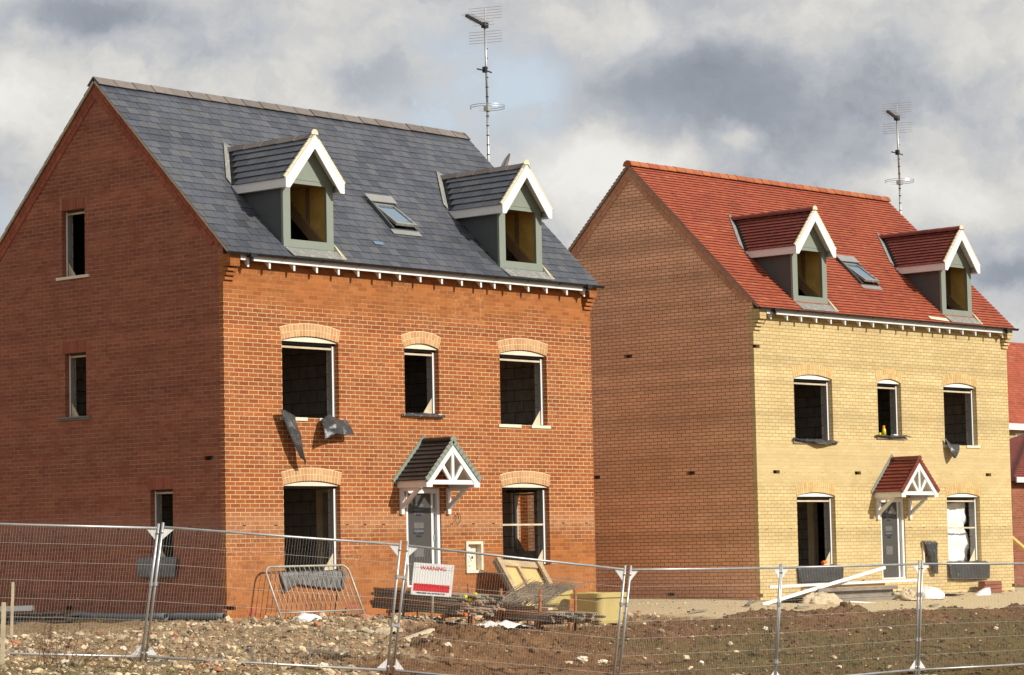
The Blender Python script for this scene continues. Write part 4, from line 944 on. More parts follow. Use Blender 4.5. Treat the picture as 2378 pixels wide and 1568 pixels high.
for j in range(GX.shape[0]):
    for i in range(GX.shape[1]):
        x, y = GX[j, i], GY[j, i]
        if -14 < x < 34 and -14 < y < 12:
            rb_, ph_, gr_ = zones(x, y); zone_attr[j, i, :3] = rb_, ph_, gr_
            inA = (0.03 < x < 9.72 and y > .03) or (14.87 < x < 24.55 and y > -.1)
            if not inA: GZ[j, i] += clods(x, y, rb_, ph_)
        else: zone_attr[j, i, :3] = .1, 0, .85
nyy, nxx = GX.shape
me = bpy.data.meshes.new('ground')
idx = np.arange(nyy*nxx).reshape(nyy, nxx)
quads = np.stack([idx[:-1, :-1], idx[:-1, 1:], idx[1:, 1:], idx[1:, :-1]], -1).reshape(-1, 4)
me.from_pydata(np.stack([GX, GY, GZ], -1).reshape(-1, 3).tolist(), [], quads.tolist())
at_ = me.color_attributes.new('zone', 'FLOAT_COLOR', 'POINT'); at_.data.foreach_set('color', zone_attr.reshape(-1))
me.polygons.foreach_set('use_smooth', [True]*len(me.polygons))
def soil_mat():
    m, t, b = mat('site_ground')
    a = t.n('ShaderNodeAttribute', attribute_name='zone'); sp = t.n('ShaderNodeSeparateColor'); t.l(a.outputs['Color'], sp.inputs[0])
    tc = t.n('ShaderNodeTexCoord').outputs['Object']
    n1 = t.noise(tc, 1.4, 6, .6); n2 = t.noise(tc, 16, 6, .7); n3 = t.noise(tc, 55, 4, .7)
    soil = t.mix(t.maprange(n1, .3, .7), (.135, .066, .029), (.24, .130, .061)); soil = t.mix(1., soil, t.maprange(n2, .3, .7, .55, 1.4), 'MULTIPLY')
    soil = t.mix(t.maprange(n3, .60, .72, 0, .75), soil, (.46, .34, .21))
    rub = t.mix(t.maprange(n2, .35, .65), (.235, .15, .078), (.43, .31, .175)); rub = t.mix(1., rub, t.maprange(n3, .3, .7, .6, 1.35), 'MULTIPLY'); rub = t.mix(t.maprange(n1, .52, .68, 0, .7), rub, (.28, .15, .08))
    pth = t.mix(t.maprange(n2, .35, .7), (.55, .43, .25), (.66, .54, .34)); pth = t.mix(t.maprange(n3, .62, .74, 0, .5), pth, (.30, .21, .13))
    gr = t.mix(t.maprange(n2, .3, .7), (.085, .085, .026), (.15, .13, .045))
    c = t.mix(sp.outputs[0], soil, rub); c = t.mix(t.math('MULTIPLY', sp.outputs[2], t.maprange(n2, .42, .6), clamp=True), c, gr); c = t.mix(sp.outputs[1], c, pth)
    t.l(c, b.inputs['Base Color']); b.inputs['Roughness'].default_value = .95; b.inputs['Specular IOR Level'].default_value = .15
    bump(t, b, t.math('ADD', n2, t.math('MULTIPLY', n3, .5)), .9, .03); return m
MT['soil'] = soil_mat(); me.materials.append(MT['soil'])
go = bpy.data.objects.new('ground', me); COL.objects.link(go); go['kind'] = 'structure'
def gz(x, y):
    i = min(max(int(np.searchsorted(gx, x))-1, 0), nxx-2); j = min(max(int(np.searchsorted(gy, y))-1, 0), nyy-2)
    u = (x-gx[i])/(gx[i+1]-gx[i]); v = (y-gy[j])/(gy[j+1]-gy[j])
    return float((GZ[j, i]*(1-u)+GZ[j, i+1]*u)*(1-v)+(GZ[j+1, i]*(1-u)+GZ[j+1, i+1]*u)*v)

# ------------------------------------------------------------------ loose rubble (uncountable) and larger stones
sm = MB(); r = random.Random(3); k = 0; tries = 0
while k < 15000 and tries < 120000:
    tries += 1
    x, y = r.uniform(-9.3, 9.6), r.uniform(-8.6, -.05)
    if x > 9.7: y = r.uniform(-8, 2)
    rb_, ph_, gr_ = zones(x, y)
    if r.random() > .04+rb_*.96: continue
    q = r.random(); rad = .008+.010*r.random()+.026*q**3+.045*q**16
    sm.ico((x, y, gz(x, y)+rad*.25), rad, k, 0 if r.random() > .07 else 1, (1, r.uniform(.5, 1), r.uniform(.4, .85)), .45); k += 1
for k in range(900):                                    # sparse chips on the soil bank and beside the path
    x, y = r.uniform(3, 25), r.uniform(-8.8, -.4)
    if 14.8 < x and y > -.5: continue
    rad = .010+.03*r.random()**4; sm.ico((x, y, gz(x, y)+rad*.3), rad, 9000+k, 0 if r.random() > .1 else 1, (1, .8, .6))
for k in range(260):
    x, y = r.uniform(9.9, 24.6), 0
    yy = -.12-.02*(x-14.8)-abs(r.gauss(0, .18)) if x > 14.6 else r.uniform(-2.4, 1.5)
    rad = .012+.035*r.random()**3; sm.ico((x, yy-.12, gz(x, yy-.12)+rad*.3), rad, 12000+k, 0 if r.random() > .25 else 1, (1, .8, .6))
for k in range(5200):                                   # soil clods on the bank
    x, y = r.uniform(-3, 25), r.uniform(-9.2, -2.6)
    rb_, ph_, gr_ = zones(x, y)
    if ph_ > .3 or rb_ > .6: continue
    rad = .012+.020*r.random()+.045*r.random()**9; sm.ico((x, y, gz(x, y)+rad*.15), rad, 20000+k, 2, (1, r.uniform(.6, 1), .7), .4)
MT['clod'] = plain('soil_clod', (.15, .082, .040), .98, .3, 12, island=.45, bmp=.4)
sm.build('rubble', ['stone', 'brickbit', 'clod'], kind='stuff', label='pale broken stone and brick rubble strewn over the bare ground')
# grass tufts and dead stems
def tuft(mb, x, y, h, n, r, m=0, spread=.05, lean=.5):
    z = gz(x, y)-.01
    for _ in range(n):
        a = r.uniform(0, 6.28); hh = h*r.uniform(.5, 1.2); l = r.uniform(.1, lean); bx, by = x+r.gauss(0, spread), y+r.gauss(0, spread); wd = r.uniform(.0022, .0045)
        dx, dy = cos(a)*l*hh, sin(a)*l*hh; px, py = -sin(a)*wd, cos(a)*wd
        mb.poly([(bx-px, by-py, z), (bx+px, by+py, z), (bx+dx*.4+px*.8, by+dy*.4+py*.8, z+hh*.6), (bx+dx*.4-px*.8, by+dy*.4-py*.8, z+hh*.6), (bx+dx, by+dy, z+hh*.95)], [(0, 1, 2, 3), (3, 2, 4)], m)
gm_ = MB(); r = random.Random(11); k = 0; tries = 0
while k < 3400 and tries < 60000:
    tries += 1
    x, y = r.uniform(-9.3, 25), r.uniform(-9.4, -3.3)
    rb_, ph_, gr_ = zones(x, y)
    if r.random() > gr_**1.6: continue
    tuft(gm_, x, y, r.uniform(.03, .095), r.randint(5, 11), r, 0 if r.random() > .25 else 1); k += 1
gm_.build('grass', ['grass', 'straw'], kind='stuff', label='sparse short grass and weeds growing on the soil bank')

# ------------------------------------------------------------------ temporary mesh fence panels
FP = [((-8.211, -2.563, .111), (-5.599, -4.73, -.042), (-5.677, -4.407, -2.003), (-8.266, -2.269, -1.831), 'leftmost galvanised mesh fence panel, cut by the left frame edge'),
      ((-5.557, -4.778, -.028), (-2.42, -6.46, -.342), (-2.462, -6.176, -2.318), (-5.635, -4.454, -2.004), 'galvanised mesh fence panel in front of the crowd barrier'),
      ((-2.277, -6.468, -.356), (.889, -8.017, -.782), (.842, -7.728, -2.756), (-2.332, -6.17, -2.326), 'galvanised mesh fence panel carrying the warning sign'),
      ((.946, -8.081, -.787), (4.584, -8.244, -.823), (4.601, -8.028, -2.796), (.897, -7.79, -2.758), 'galvanised mesh fence panel in front of the gap between the houses'),
      ((4.598, -8.261, -.823), (8.283, -8.481, -.824), (8.329, -8.301, -2.765), (4.612, -8.045, -2.797), 'galvanised mesh fence panel in front of the white trim and buff house door'),
      ((8.318, -8.52, -.822), (12.185, -8.94, -.879), (12.22, -8.75, -2.80), (8.364, -8.34, -2.767), 'rightmost galvanised mesh fence panel, cut by the right frame edge')]
r = random.Random(5)
for TL, TR, BR, BL, lab in FP:
    TL, TR, BR, BL = V(TL), V(TR), V(BR), V(BL)
    base = (BL+BR)/2; rt_ = empty('mesh_fence', base, 0, lab, 'fence panel', 'temporary fence panels along the site edge')
    L = lambda p: V(p)-base
    def Q(u, v): return L((TL*(1-u)+TR*u)*(1-v)+(BL*(1-u)+BR*u)*v)
    nrm = (TR-TL).cross(BL-TL).normalized()
    if nrm.dot(V(CAM)-TL) < 0: nrm = -nrm
    W_ = (TR-TL).length; ins = .004
    for u in (0.0, 1.0):
        q = MB(); q.tube([Q(u, 0), Q(u, 1.0)], .0195, 10)
        for v in (.06, .93): q.tube([Q(u, v), Q(u, v+.016)], .0235, 10)
        q.build('post', 'galv', rt_, smooth=True)
    for v in (.033, .965):
        q = MB(); q.tube([Q(.006, v), Q(.5, v+.002), Q(.994, v)], .0185, 10); q.build('rail', 'galv', rt_, smooth=True)
    q = MB(); n = int(W_/.041)
    for i in range(1, n):
        u = i/n+r.gauss(0, .0006); b = r.gauss(0, .003)
        q.tube([Q(u, .033)+nrm*.018, Q(u, .35)+nrm*b, Q(u, .7)+nrm*b, Q(u, .965)+nrm*.012], .0011, 4, cap=False)
    for k in range(8):
        v = .033+k*.1331
        for dz in ((0,) if k not in (0, 7) else (0, .012)):
            q.tube([Q(.005+.09*j, v+dz*0.5+r.gauss(0, .0008))+nrm*.0045 for j in range(12)], .0019, 4, cap=False)
    q.build('mesh_infill', 'galvd', rt_)
    for (u, v, du, dv) in ((.006, .045, .04, .075), (.994, .045, -.04, .075), (.006, .953, .04, -.075), (.994, .953, -.04, -.075)):
        q = MB(); a, b, c = Q(u, v), Q(u+du, v), Q(u, v+dv); e = nrm*.003
        q.poly([a-e, b-e, c-e, a+e, b+e, c+e], [(0, 1, 2), (5, 4, 3), (0, 3, 4, 1), (1, 4, 5, 2), (2, 5, 3, 0)]); q.build('corner_gusset', 'white', rt_)
    FPn = nrm
def clampx(a, b, lab):
    a, b = V(a), V(b); m_ = (a+b)/2; q = MB()
    ax = V((0, 0, .03)); q.tube([a-ax, a+ax], .030, 10); q.tube([b-ax, b+ax], .030, 10); q.bar(a, b, .035, .035)
    q.build('fence_clamp', 'galv', own=True, label=lab, cat='clamp', group='clamps joining the fence panels')
def lerp(a, b, t): return tuple(V(a)*(1-t)+V(b)*t)
for i, (t, lab) in enumerate(((.44, 'steel clamp joining the fence posts at the left joint'),)): clampx(lerp(FP[0][1], FP[0][2], t), lerp(FP[1][0], FP[1][3], t), lab)
clampx(lerp(FP[1][1], FP[1][2], .27), lerp(FP[2][0], FP[2][3], .27), 'upper steel clamp on the two posts left of the warning sign')
clampx(lerp(FP[1][1], FP[1][2], .63), lerp(FP[2][0], FP[2][3], .63), 'lower steel clamp on the two posts left of the warning sign')
clampx(lerp(FP[2][1], FP[2][2], .30), lerp(FP[3][0], FP[3][3], .30), 'steel clamp on the two posts beside the yellow tub')
clampx(lerp(FP[3][1], FP[3][2], .33), lerp(FP[4][0], FP[4][3], .33), 'upper clamp on the posts beside the buff house corner')
clampx(lerp(FP[3][1], FP[3][2], .80), lerp(FP[4][0], FP[4][3], .80), 'lower clamp on the posts beside the buff house corner')
clampx(lerp(FP[4][1], FP[4][2], .30), lerp(FP[5][0], FP[5][3], .30), 'upper clamp on the posts in front of the buff house door')
clampx(lerp(FP[4][1], FP[4][2], .70), lerp(FP[5][0], FP[5][3], .70), 'lower clamp on the posts in front of the buff house door')
def foot(cx, cy, cz, rz, lab, c='concrete'):
    q = MB(); m_ = Matrix.Rotation(rz, 4, 'Z')
    lo = [(-.36, -.12, 0), (.36, -.12, 0), (.36, .12, 0), (-.36, .12, 0)]; hi = [(-.33, -.095, .135), (.33, -.095, .135), (.33, .095, .135), (-.33, .095, .135)]
    q.hexa(lo, hi, 0)
    for x in (-.24, -.12, .12, .24): q.box(x-.026, x+.026, -.045, .045, .1352, .139, 1)
    q.box(.355, .362, -.06, .06, .03, .09, 1)
    o = q.build('base_block', [c, 'black'], label=lab, cat='fence foot', group='blocks under the fence posts'); o.location = (cx, cy, cz); o.rotation_euler = (0, 0, rz)
foot(-5.62, -4.62, -2.14, -1.25, 'grey hollow plastic block under the left fence joint')
foot(-2.38, -6.2, -2.47, -1.2, 'rusty brown block under the fence posts left of the sign', 'rust')
foot(8.34, -8.32, -2.92, -1.4, 'pale block under the fence posts in front of the buff house', 'sheet')
foot(4.6, -8.04, -2.94, -1.4, 'pale block under the fence posts beside the buff house corner', 'sheet'); foot(.87, -7.76, -2.9, -1.3, 'pale block under the fence posts below the yellow tub', 'sheet')

# ------------------------------------------------------------------ warning sign
A_, B_, D_ = V((-2.139, -6.461, -.672)), V((-1.568, -6.743, -.728)), V((-2.151, -6.39, -1.144))
ex = (B_-A_).normalized(); n_ = ex.cross(A_-D_).normalized(); ey = n_.cross(ex)
if n_.dot(V(CAM)-A_) < 0: n_ = -n_
Ws, Hs = (B_-A_).length, .478
sg = empty('warning_sign', D_, 0, 'white warning sign with a red band tied to the mesh fence', 'sign')
MS = Matrix(((ex.x, ey.x, n_.x), (ex.y, ey.y, n_.y), (ex.z, ey.z, n_.z))).to_4x4(); sg.rotation_euler = MS.to_euler()
q = MB(); q.box(0, Ws, 0, Hs, -.005, 0); q.build('panel', 'sheet', sg)
q = MB(); q.box(.028, Ws-.042, .060, .172, .0003, .0015); q.build('red_band', 'red', sg)
def letters(txt, size, x, y, mt, bold, sx=1.0):
    me = text_mesh(txt, size, bold=bold); me.transform(Matrix.Diagonal((sx, 1, 1, 1))); me.transform(Matrix.Translation((x, y, .0012))); me.materials.clear(); me.materials.append(MT[mt])
    o = bpy.data.objects.new('lettering', me); COL.objects.link(o); o.parent = sg
letters('WARNING', .082, Ws*.485, Hs-.098, 'red', .0012, 1.02)
letters('TRESPASSERS WILL BE PROSECUTED', .0285, Ws*.485, .024, 'ink', .0009, 1.0)
for (x, y) in ((.01, Hs-.02), (Ws-.02, Hs-.02), (.02, .02), (Ws-.015, .02)):
    q = MB(); q.tube([(x, y, -.006), (x, y, .03)], .004, 6); q.build('tie', 'white', sg)

# ------------------------------------------------------------------ crowd barrier leaning under the window
ba = empty('crowd_barrier', (.6, -.74, -1.66), 0, 'galvanised crowd barrier leaning on the wall under the lower left window', 'barrier')
o0 = V((.6, -.74, -1.66)); uu = V((2.02, .02, .0)); vv = V((.12, .58, .945)); PB = lambda a, b: uu*a+vv*b
q = MB(); c = [PB(0, 0), PB(0, .86)]
for k in range(1, 6): a = k/6*pi/2; c.append(PB(.075*(1-cos(a)), .86+.14*sin(a)))
c.append(PB(.075, 1.0)); c2 = [PB(1-.075*(1-cos(k/6*pi/2)), .86+.14*sin(k/6*pi/2)) for k in range(6, 0, -1)]
q.tube(c+c2+[PB(1, .86), PB(1, 0)], .019, 10); q.build('frame', 'barrier', ba, smooth=True)
q = MB(); q.tube([PB(0, .17), PB(1, .17)], .017, 8); q.build('rail', 'barrier', ba, smooth=True)
for i in range(16):
    u = (i+1)/17; q = MB(); q.tube([PB(u, .17), PB(u, 1.0)], .0075, 6); q.build('bar', 'barrier', ba, smooth=True)
for (a, b) in ((1, .72), (1, .40)): q = MB(); q.tube([PB(a, b), PB(a, b)+V((.06, 0, 0)), PB(a, b+.02)+V((.06, 0, .02))], .009, 6); q.build('hook', 'barrier', ba)

# ------------------------------------------------------------------ scaffold tube stacks
def tube_mesh(L, col):
    q = MB(); q.pipe((0, 0, 0), (L, 0, 0), .0242, .0195, 12, 0, 1)
    me = bpy.data.meshes.new('scaffold_tube'); me.from_pydata(q.v, [], q.f); me.materials.append(MT['tube']); me.materials.append(MT['tubeend']); me.polygons.foreach_set('material_index', q.m)
    me.polygons.foreach_set('use_smooth', [m == 0 for m in q.m]); return me
TMs = [tube_mesh(l, 0) for l in (1.95, 2.08, 2.2)]
def pile(org, rz, tilt, ny, nzr, lab, grp, jx, r, skip=0.0):
    base = Matrix.Translation(org) @ Matrix.Rotation(rz, 4, 'Z') @ Matrix.Rotation(tilt, 4, 'Y'); n = 0
    for k in range(nzr):
        for i in range(ny-(k % 2)):
            if k > nzr-3 and r.random() < skip: continue
            o = bpy.data.objects.new('scaffold_tube', r.choice(TMs)); COL.objects.link(o)
            o.matrix_world = base @ Matrix.Translation((r.uniform(-jx, jx)+.035*i, i*.050+(.025 if k % 2 else 0), k*.0445)) @ Matrix.Rotation(r.uniform(0, 6.28), 4, 'X')
            tag(o, lab, 'scaffold tube', grp); n += 1
    return base
r = random.Random(21)
b1 = pile((2.90, -.62, -1.45), -pi/2, R_(3.6), 12, 8, 'rusty grey scaffold tube in the tall stack behind the warning sign', 'scaffold tubes in the tall stack', .11, r, .35)
b2 = pile((5.50, -1.0, -1.705), R_(-105.7), R_(1.8), 14, 4, 'grey scaffold tube in the low stack below the wire bundle', 'scaffold tubes in the low stack', .16, r, .25)
caps = [(b1, (2.12, .05, .30), 'spray'), (b1, (2.16, .13, .24), 'spray'), (b1, (2.10, .32, .33), 'spray'), (b1, (2.18, .0, .0), 'orange'), (b2, (2.05, .30, .09), 'spray'), (b2, (2.08, .42, .05), 'orange')]
labs = ['yellow cap on a tube end at the top of the tall stack', 'lower yellow cap on a tube end of the tall stack', 'rear yellow cap on top of the tall stack', 'orange cap at the bottom front of the tall stack', 'yellow cap on a tube end of the low stack', 'orange cap on a tube end of the low stack']
for (b, p, c), l in zip(caps, labs):
    q = MB(); q.tube([(0, 0, 0), (.05, 0, 0)], .031, 10); o = q.build('tube_cap', c, label=l, cat='cap', group='plastic caps on the scaffold tubes'); o.matrix_world = b @ Matrix.Translation(p)
# steel posts and bearers holding the stacks
def post(x, y, z0, z1, rad, lab, c='rust', lean=(0, 0), cat='post', grp='rusty steel posts around the tube stacks'):
    q = MB(); q.tube([(x, y, z0), (x+lean[0]*.5, y+lean[1]*.5, (z0+z1)/2), (x+lean[0], y+lean[1], z1)], rad, 10); q.build('rusty_stake', c, own=True, smooth=True, label=lab, cat=cat, group=grp)
post(5.33, -1.42, -1.95, -1.197, .031, 'orange rusty post at the left end of the wire bundle', lean=(.05, 0))
post(5.03, -2.62, -2.0, -1.21, .031, 'orange rusty post in the middle of the wire bundle', lean=(.06, 0))
post(5.48, -3.08, -2.05, -1.235, .027, 'rusty post beside the yellow tub, right of the wire bundle', lean=(.02, 0))
post(3.56, -2.3, -1.85, -1.08, .028, 'dark brown post behind the right end of the tall stack', 'rust')
post(2.815, -1.4, -1.80, -.73, .026, 'tall grey tube standing left of the warning sign', 'tube', (.15, 0)); post(2.71, -2.2, -1.85, -1.0, .026, 'grey tube standing below the warning sign', 'tube', (.06, 0))
for (x0, x1, y, z, lab) in ((2.8, 3.65, -1.05, -1.535, 'steel bearer under the far end of the tall tube stack'), (2.8, 3.65, -2.35, -1.615, 'steel bearer under the near end of the tall tube stack'), (5.2, 6.2, -1.4, -1.77, 'steel bearer under the far end of the low tube stack'), (4.95, 5.95, -2.6, -1.81, 'steel bearer under the near end of the low tube stack')):
    q = MB(); q.tube([(x0, y, z), (x1, y, z)], .03, 8); [q.tube([(x, y, z), (x, y, z-.3)], .028, 8) for x in (x0+.06, x1-.06)]; q.build('bearer', 'rust', own=True, label=lab, cat='bearer', group='steel bearers under the tube stacks')
# bundle of thin tie wires on the low stack
q = MB(); r = random.Random(8)
for lay in range(3):
    for i in range(46):
        f_ = i/46; x = 5.17+.38*f_+r.gauss(0, .012); y = -1.42-.92*f_+r.gauss(0, .015); z = -1.50+.035*lay+r.gauss(0, .010)
        l_ = 1.0+.1*lay+r.gauss(0, .05); v_ = V((.56+r.gauss(0, .02), -.30+r.gauss(0, .02), (.42-.08*lay)*(1-.15*f_)+r.gauss(0, .012)))*l_; a_ = V((x, y, z))
        q.tube([a_, a_+v_*.5+V((0, 0, .02)), a_+v_], .0046, 4, cap=False)
    for i in range(12):
        f_ = (i+.5)/12; a_ = V((5.17, -1.42, -1.49+.03*lay))+V((.56, -.30, .41-.08*lay))*f_; q.tube([a_, a_+V((.38, -.92, 0))], .003, 4, cap=False)
for i in range(5):
    a_ = V((5.95+.06*i, -2.0-.12*i, -1.07)); q.tube([a_+V((.10*cos(t_), -.08*cos(t_), .07*sin(t_))) for t_ in [j_*.5 for j_ in range(9)]], .0030, 4, cap=False)
for i in range(50):
    a_ = V((5.25+.3*r.random(), -1.3-.6*r.random(), -1.53)); q.tube([a_, a_+V((.1, -.6, .02)), a_+V((.3+r.gauss(0, .1), -1.1+r.gauss(0, .1), r.gauss(0, .04)))], .0028, 4, cap=False)
q.build('wire_bundle', 'wire', own=True, label='tangled sheaf of thin rusty tie wires lying on the low tube stack', cat='wire bundle')
q = MB(); q.bar((5.60, -1.2, -1.505), (5.30, -2.35, -1.535), .10, .04); q.build('timber_length', 'timberd', own=True, label='weathered timber length under the wire bundle', cat='timber')
q = MB(); q.bar((5.28, -2.45, -1.55), (5.20, -2.75, -1.56), .09, .04); q.build('timber_offcut', 'pale_timber', own=True, label='short pale offcut on the low tube stack', cat='offcut')

# ------------------------------------------------------------------ timber shutter leaning under the right window
cr = empty('timber_shutter', (6.35, -1.0, -1.6), 0, 'plywood shutter with timber frame leaning on the wall under the lower right window', 'shutter')
X_ = V((1.25, .0, -.085)).normalized(); Y_ = V((.0, .62, .82)); Y_ = (Y_-X_*Y_.dot(X_)).normalized(); N_ = X_.cross(Y_)
cr.rotation_euler = Matrix(((X_.x, Y_.x, N_.x), (X_.y, Y_.y, N_.y), (X_.z, Y_.z, N_.z))).to_euler()
for nm, b, m_ in (('ply_panel', (.10, 1.18, .0, 1.12, -.02, 0), 'ply'), ('stile', (0, .11, -.05, 1.14, .06, .105), 'timber'), ('stile', (1.14, 1.25, -.05, 1.18, .06, .105), 'timber'), ('stile', (-.02, .06, .0, 1.12, -.02, .058), 'timberd'), ('stile', (1.19, 1.29, .0, 1.12, -.02, .058), 'timberd'),
                  ('rail', (.0, 1.28, 1.0, 1.14, .0, .055), 'timber'), ('rail', (.10, 1.18, .22, .34, .001, .055), 'timber'), ('mullion', (.55, .62, .341, .999, .001, .05), 'timber')):
    q = MB(); q.box(*b); q.build(nm, m_, cr)
q = MB(); q.box(.0, .34, -.03, .05, 0, .03); q.build('timber_offcut', 'timber', own=True, label='short board wedged behind the right edge of the plywood shutter', cat='offcut', loc=(8.15, -.35, -.78))

# ------------------------------------------------------------------ yellow tubs
def tub(x, y, z, rz, lab, sc=1.0):
    t_ = empty('mixing_tub', (x, y, z), rz, lab, 'tub', 'yellow tubs at the corner of the red house')
    def ring(w, d, h, rad=.13):
        o = []
        for (cx, cy, a0) in ((w/2-rad, d/2-rad, 0), (-w/2+rad, d/2-rad, 90), (-w/2+rad, -d/2+rad, 180), (w/2-rad, -d/2+rad, 270)):
            for k in range(6): a = R_(a0+k*18); o.append((cx+rad*cos(a), cy+rad*sin(a), h))
        return o
    prof = [(.70, .62, 0), (.735, .655, .06), (.732, .652, .065), (.80, .72, .47), (.86, .78, .48), (.87, .79, .56), (.83, .75, .57), (.775, .695, .56), (.69, .61, .05)]
    q = MB(); rings = [ring(a*sc, b*sc, c*sc) for a, b, c in prof]; n = 24; v = [p for rg_ in rings for p in rg_]
    f = [(i*n+j, i*n+(j+1) % n, (i+1)*n+(j+1) % n, (i+1)*n+j) for i in range(len(rings)-1) for j in range(n)]+[tuple(range(n-1, -1, -1)), tuple((len(rings)-1)*n+j for j in range(n))]
    q.poly(v, f); q.build('tub', 'yellow', t_)
    q = MB(); q.box(-.27*sc, .27*sc, -.24*sc, .24*sc, .37*sc, .42*sc); q.build('dried_mortar', 'mush', t_)
tub(7.90, -1.62, -1.90, -.06, 'near yellow plastic tub with a mortar stained rim by the red house corner')
tub(7.42, -.72, -1.83, .1, 'second yellow plastic tub half hidden behind the first one', .98)

# ------------------------------------------------------------------ membranes and sheeting hanging at the windows
def drape(name, rows, mt, lab, cat, th=.004, wr=.018, sub=9, seed=1, parent=None, grp=None, xf=None):
    """rows: list of polylines (same length) of 3D points; bilinear grid with wrinkles and real thickness"""
    G = []
    rows = [[V(p) for p in r_] for r_ in rows]
    for i in range(len(rows)-1):
        for a in range(sub+(1 if i == len(rows)-2 else 0)):
            t_ = a/sub; rr = [rows[i][j]*(1-t_)+rows[i+1][j]*t_ for j in range(len(rows[i]))]; line = []
            for j in range(len(rr)-1):
                for b in range(sub+(1 if j == len(rr)-2 else 0)): line.append(rr[j]*(1-b/sub)+rr[j+1]*(b/sub))
            G.append(line)
    nv, nu = len(G), len(G[0]); vs = []
    N = [[None]*nu for _ in range(nv)]
    for i in range(nv):
        for j in range(nu):
            a = G[i][min(j+1, nu-1)]-G[i][max(j-1, 0)]; b = G[min(i+1, nv-1)][j]-G[max(i-1, 0)][j]; n__ = a.cross(b); N[i][j] = n__.normalized() if n__.length > 1e-9 else V((0, -1, 0))
    F_, Bk = [], []
    for i in range(nv):
        for j in range(nu):
            d = noise.noise(V((G[i][j].x*4+seed, G[i][j].z*4, seed)))*wr*1.1+(abs(noise.noise(V((G[i][j].x*7+seed, G[i][j].z*3+G[i][j].x*4, seed))))-.2)*wr*1.3+noise.noise(V((G[i][j].x*16+seed, G[i][j].z*12, seed)))*wr*.4
            p = G[i][j]+N[i][j]*d; F_.append(p); Bk.append(p-N[i][j]*th)
    q = MB(); n = nv*nu; ix = lambda i, j: i*nu+j; f = []
    for i in range(nv-1):
        for j in range(nu-1): f += [(ix(i, j), ix(i+1, j), ix(i+1, j+1), ix(i, j+1)), (n+ix(i, j), n+ix(i, j+1), n+ix(i+1, j+1), n+ix(i+1, j))]
    edge = [ix(0, j) for j in range(nu)]+[ix(i, nu-1) for i in range(1, nv)]+[ix(nv-1, j) for j in range(nu-2, -1, -1)]+[ix(i, 0) for i in range(nv-2, 0, -1)]
    for k in range(len(edge)): a, b = edge[k], edge[(k+1) % len(edge)]; f.append((a, b, n+b, n+a))
    pts = F_+Bk
    if xf: pts = [V(xf(p)) for p in pts]
    q.poly(pts, f); return q.build(name, mt, own=True, smooth=True, label=lab, cat=cat, group=grp)
DG = 'damp proof sheets hanging from the window sills'
drape('plastic_sheet', [[(1.15, -.16, 2.01), (1.36, -.10, 1.985), (1.60, -.05, 1.90)], [(1.28, -.16, 1.72), (1.47, -.20, 1.68), (1.66, -.12, 1.58)], [(1.44, -.19, 1.40), (1.58, -.24, 1.36), (1.71, -.14, 1.28)], [(1.58, -.20, 1.16), (1.68, -.25, 1.10), (1.76, -.14, 1.03)]], 'dpc', 'long black plastic strip slanting down from the upper left window of the red house', 'plastic sheet', seed=2, grp=DG)
drape('plastic_sheet', [[(2.20, -.10, 1.86), (2.36, -.12, 1.95), (2.60, -.06, 1.89), (2.86, -.05, 1.875)], [(2.15, -.20, 1.68), (2.38, -.27, 1.78), (2.62, -.16, 1.72), (2.89, -.14, 1.74)], [(2.13, -.24, 1.48), (2.38, -.30, 1.60), (2.62, -.20, 1.575), (2.91, -.20, 1.60)]], 'dpc', 'crumpled black plastic flap at the right corner of the upper left window', 'plastic sheet', seed=5, wr=.03, grp=DG)
drape('plastic_sheet', [[(4.34, -.02, 2.032), (4.9, -.01, 2.035), (5.43, -.02, 2.03)], [(4.33, -.06, 2.02), (4.9, -.07, 2.00), (5.45, -.06, 2.005)], [(4.32, -.065, 1.975), (4.9, -.075, 1.97), (5.45, -.065, 1.965)]], 'dpc', 'thin dark membrane folded over the sill of the upper middle window of the red house', 'plastic sheet', seed=3, grp=DG)
drape('plastic_sheet', [[(1.22, -.01, -.80), (1.75, -.01, -.79), (2.25, -.01, -.80), (2.80, -.01, -.80)], [(1.22, -.05, -.86), (1.75, -.06, -.84), (2.25, -.05, -.84), (2.80, -.05, -.85)], [(1.30, -.07, -1.16), (1.62, -.05, -1.03), (2.2, -.06, -1.10), (2.75, -.06, -1.14)]], 'dpcgrey', 'grey membrane sagging below the lower left window behind the crowd barrier', 'plastic sheet', seed=7, wr=.03, grp=DG)
drape('plastic_sheet', [[(-.01, 2.27, -.52), (-.01, 1.75, -.515), (-.01, 1.22, -.52)], [(-.05, 2.28, -.56), (-.06, 1.75, -.55), (-.06, 1.20, -.55)], [(-.05, 2.24, -.86), (-.07, 1.75, -.87), (-.06, 1.24, -.87)]], 'dpcgrey', 'blue grey sheet hanging below the low gable window of the red house', 'plastic sheet', seed=9, grp=DG)
drape('plastic_sheet', [[(-.03, 4.46, 2.035), (-.03, 3.95, 2.04), (-.03, 3.52, 2.035)], [(-.07, 4.47, 2.01), (-.07, 3.95, 2.015), (-.06, 3.50, 2.02)]], 'dpcgrey', 'crinkled grey membrane on the sill of the middle gable window', 'plastic sheet', seed=4, wr=.02, grp=DG)
drape('plastic_sheet', [[(1.24, -.02, 1.93), (1.75, -.02, 1.925), (2.25, -.02, 1.92), (2.82, -.03, 1.90)], [(1.24, -.08, 1.90), (1.75, -.10, 1.87), (2.15, -.14, 1.80), (2.85, -.09, 1.87)]], 'dpc', 'wavy dark membrane on the upper left sill of the buff house', 'plastic sheet', seed=6, wr=.03, xf=BW, grp=DG)
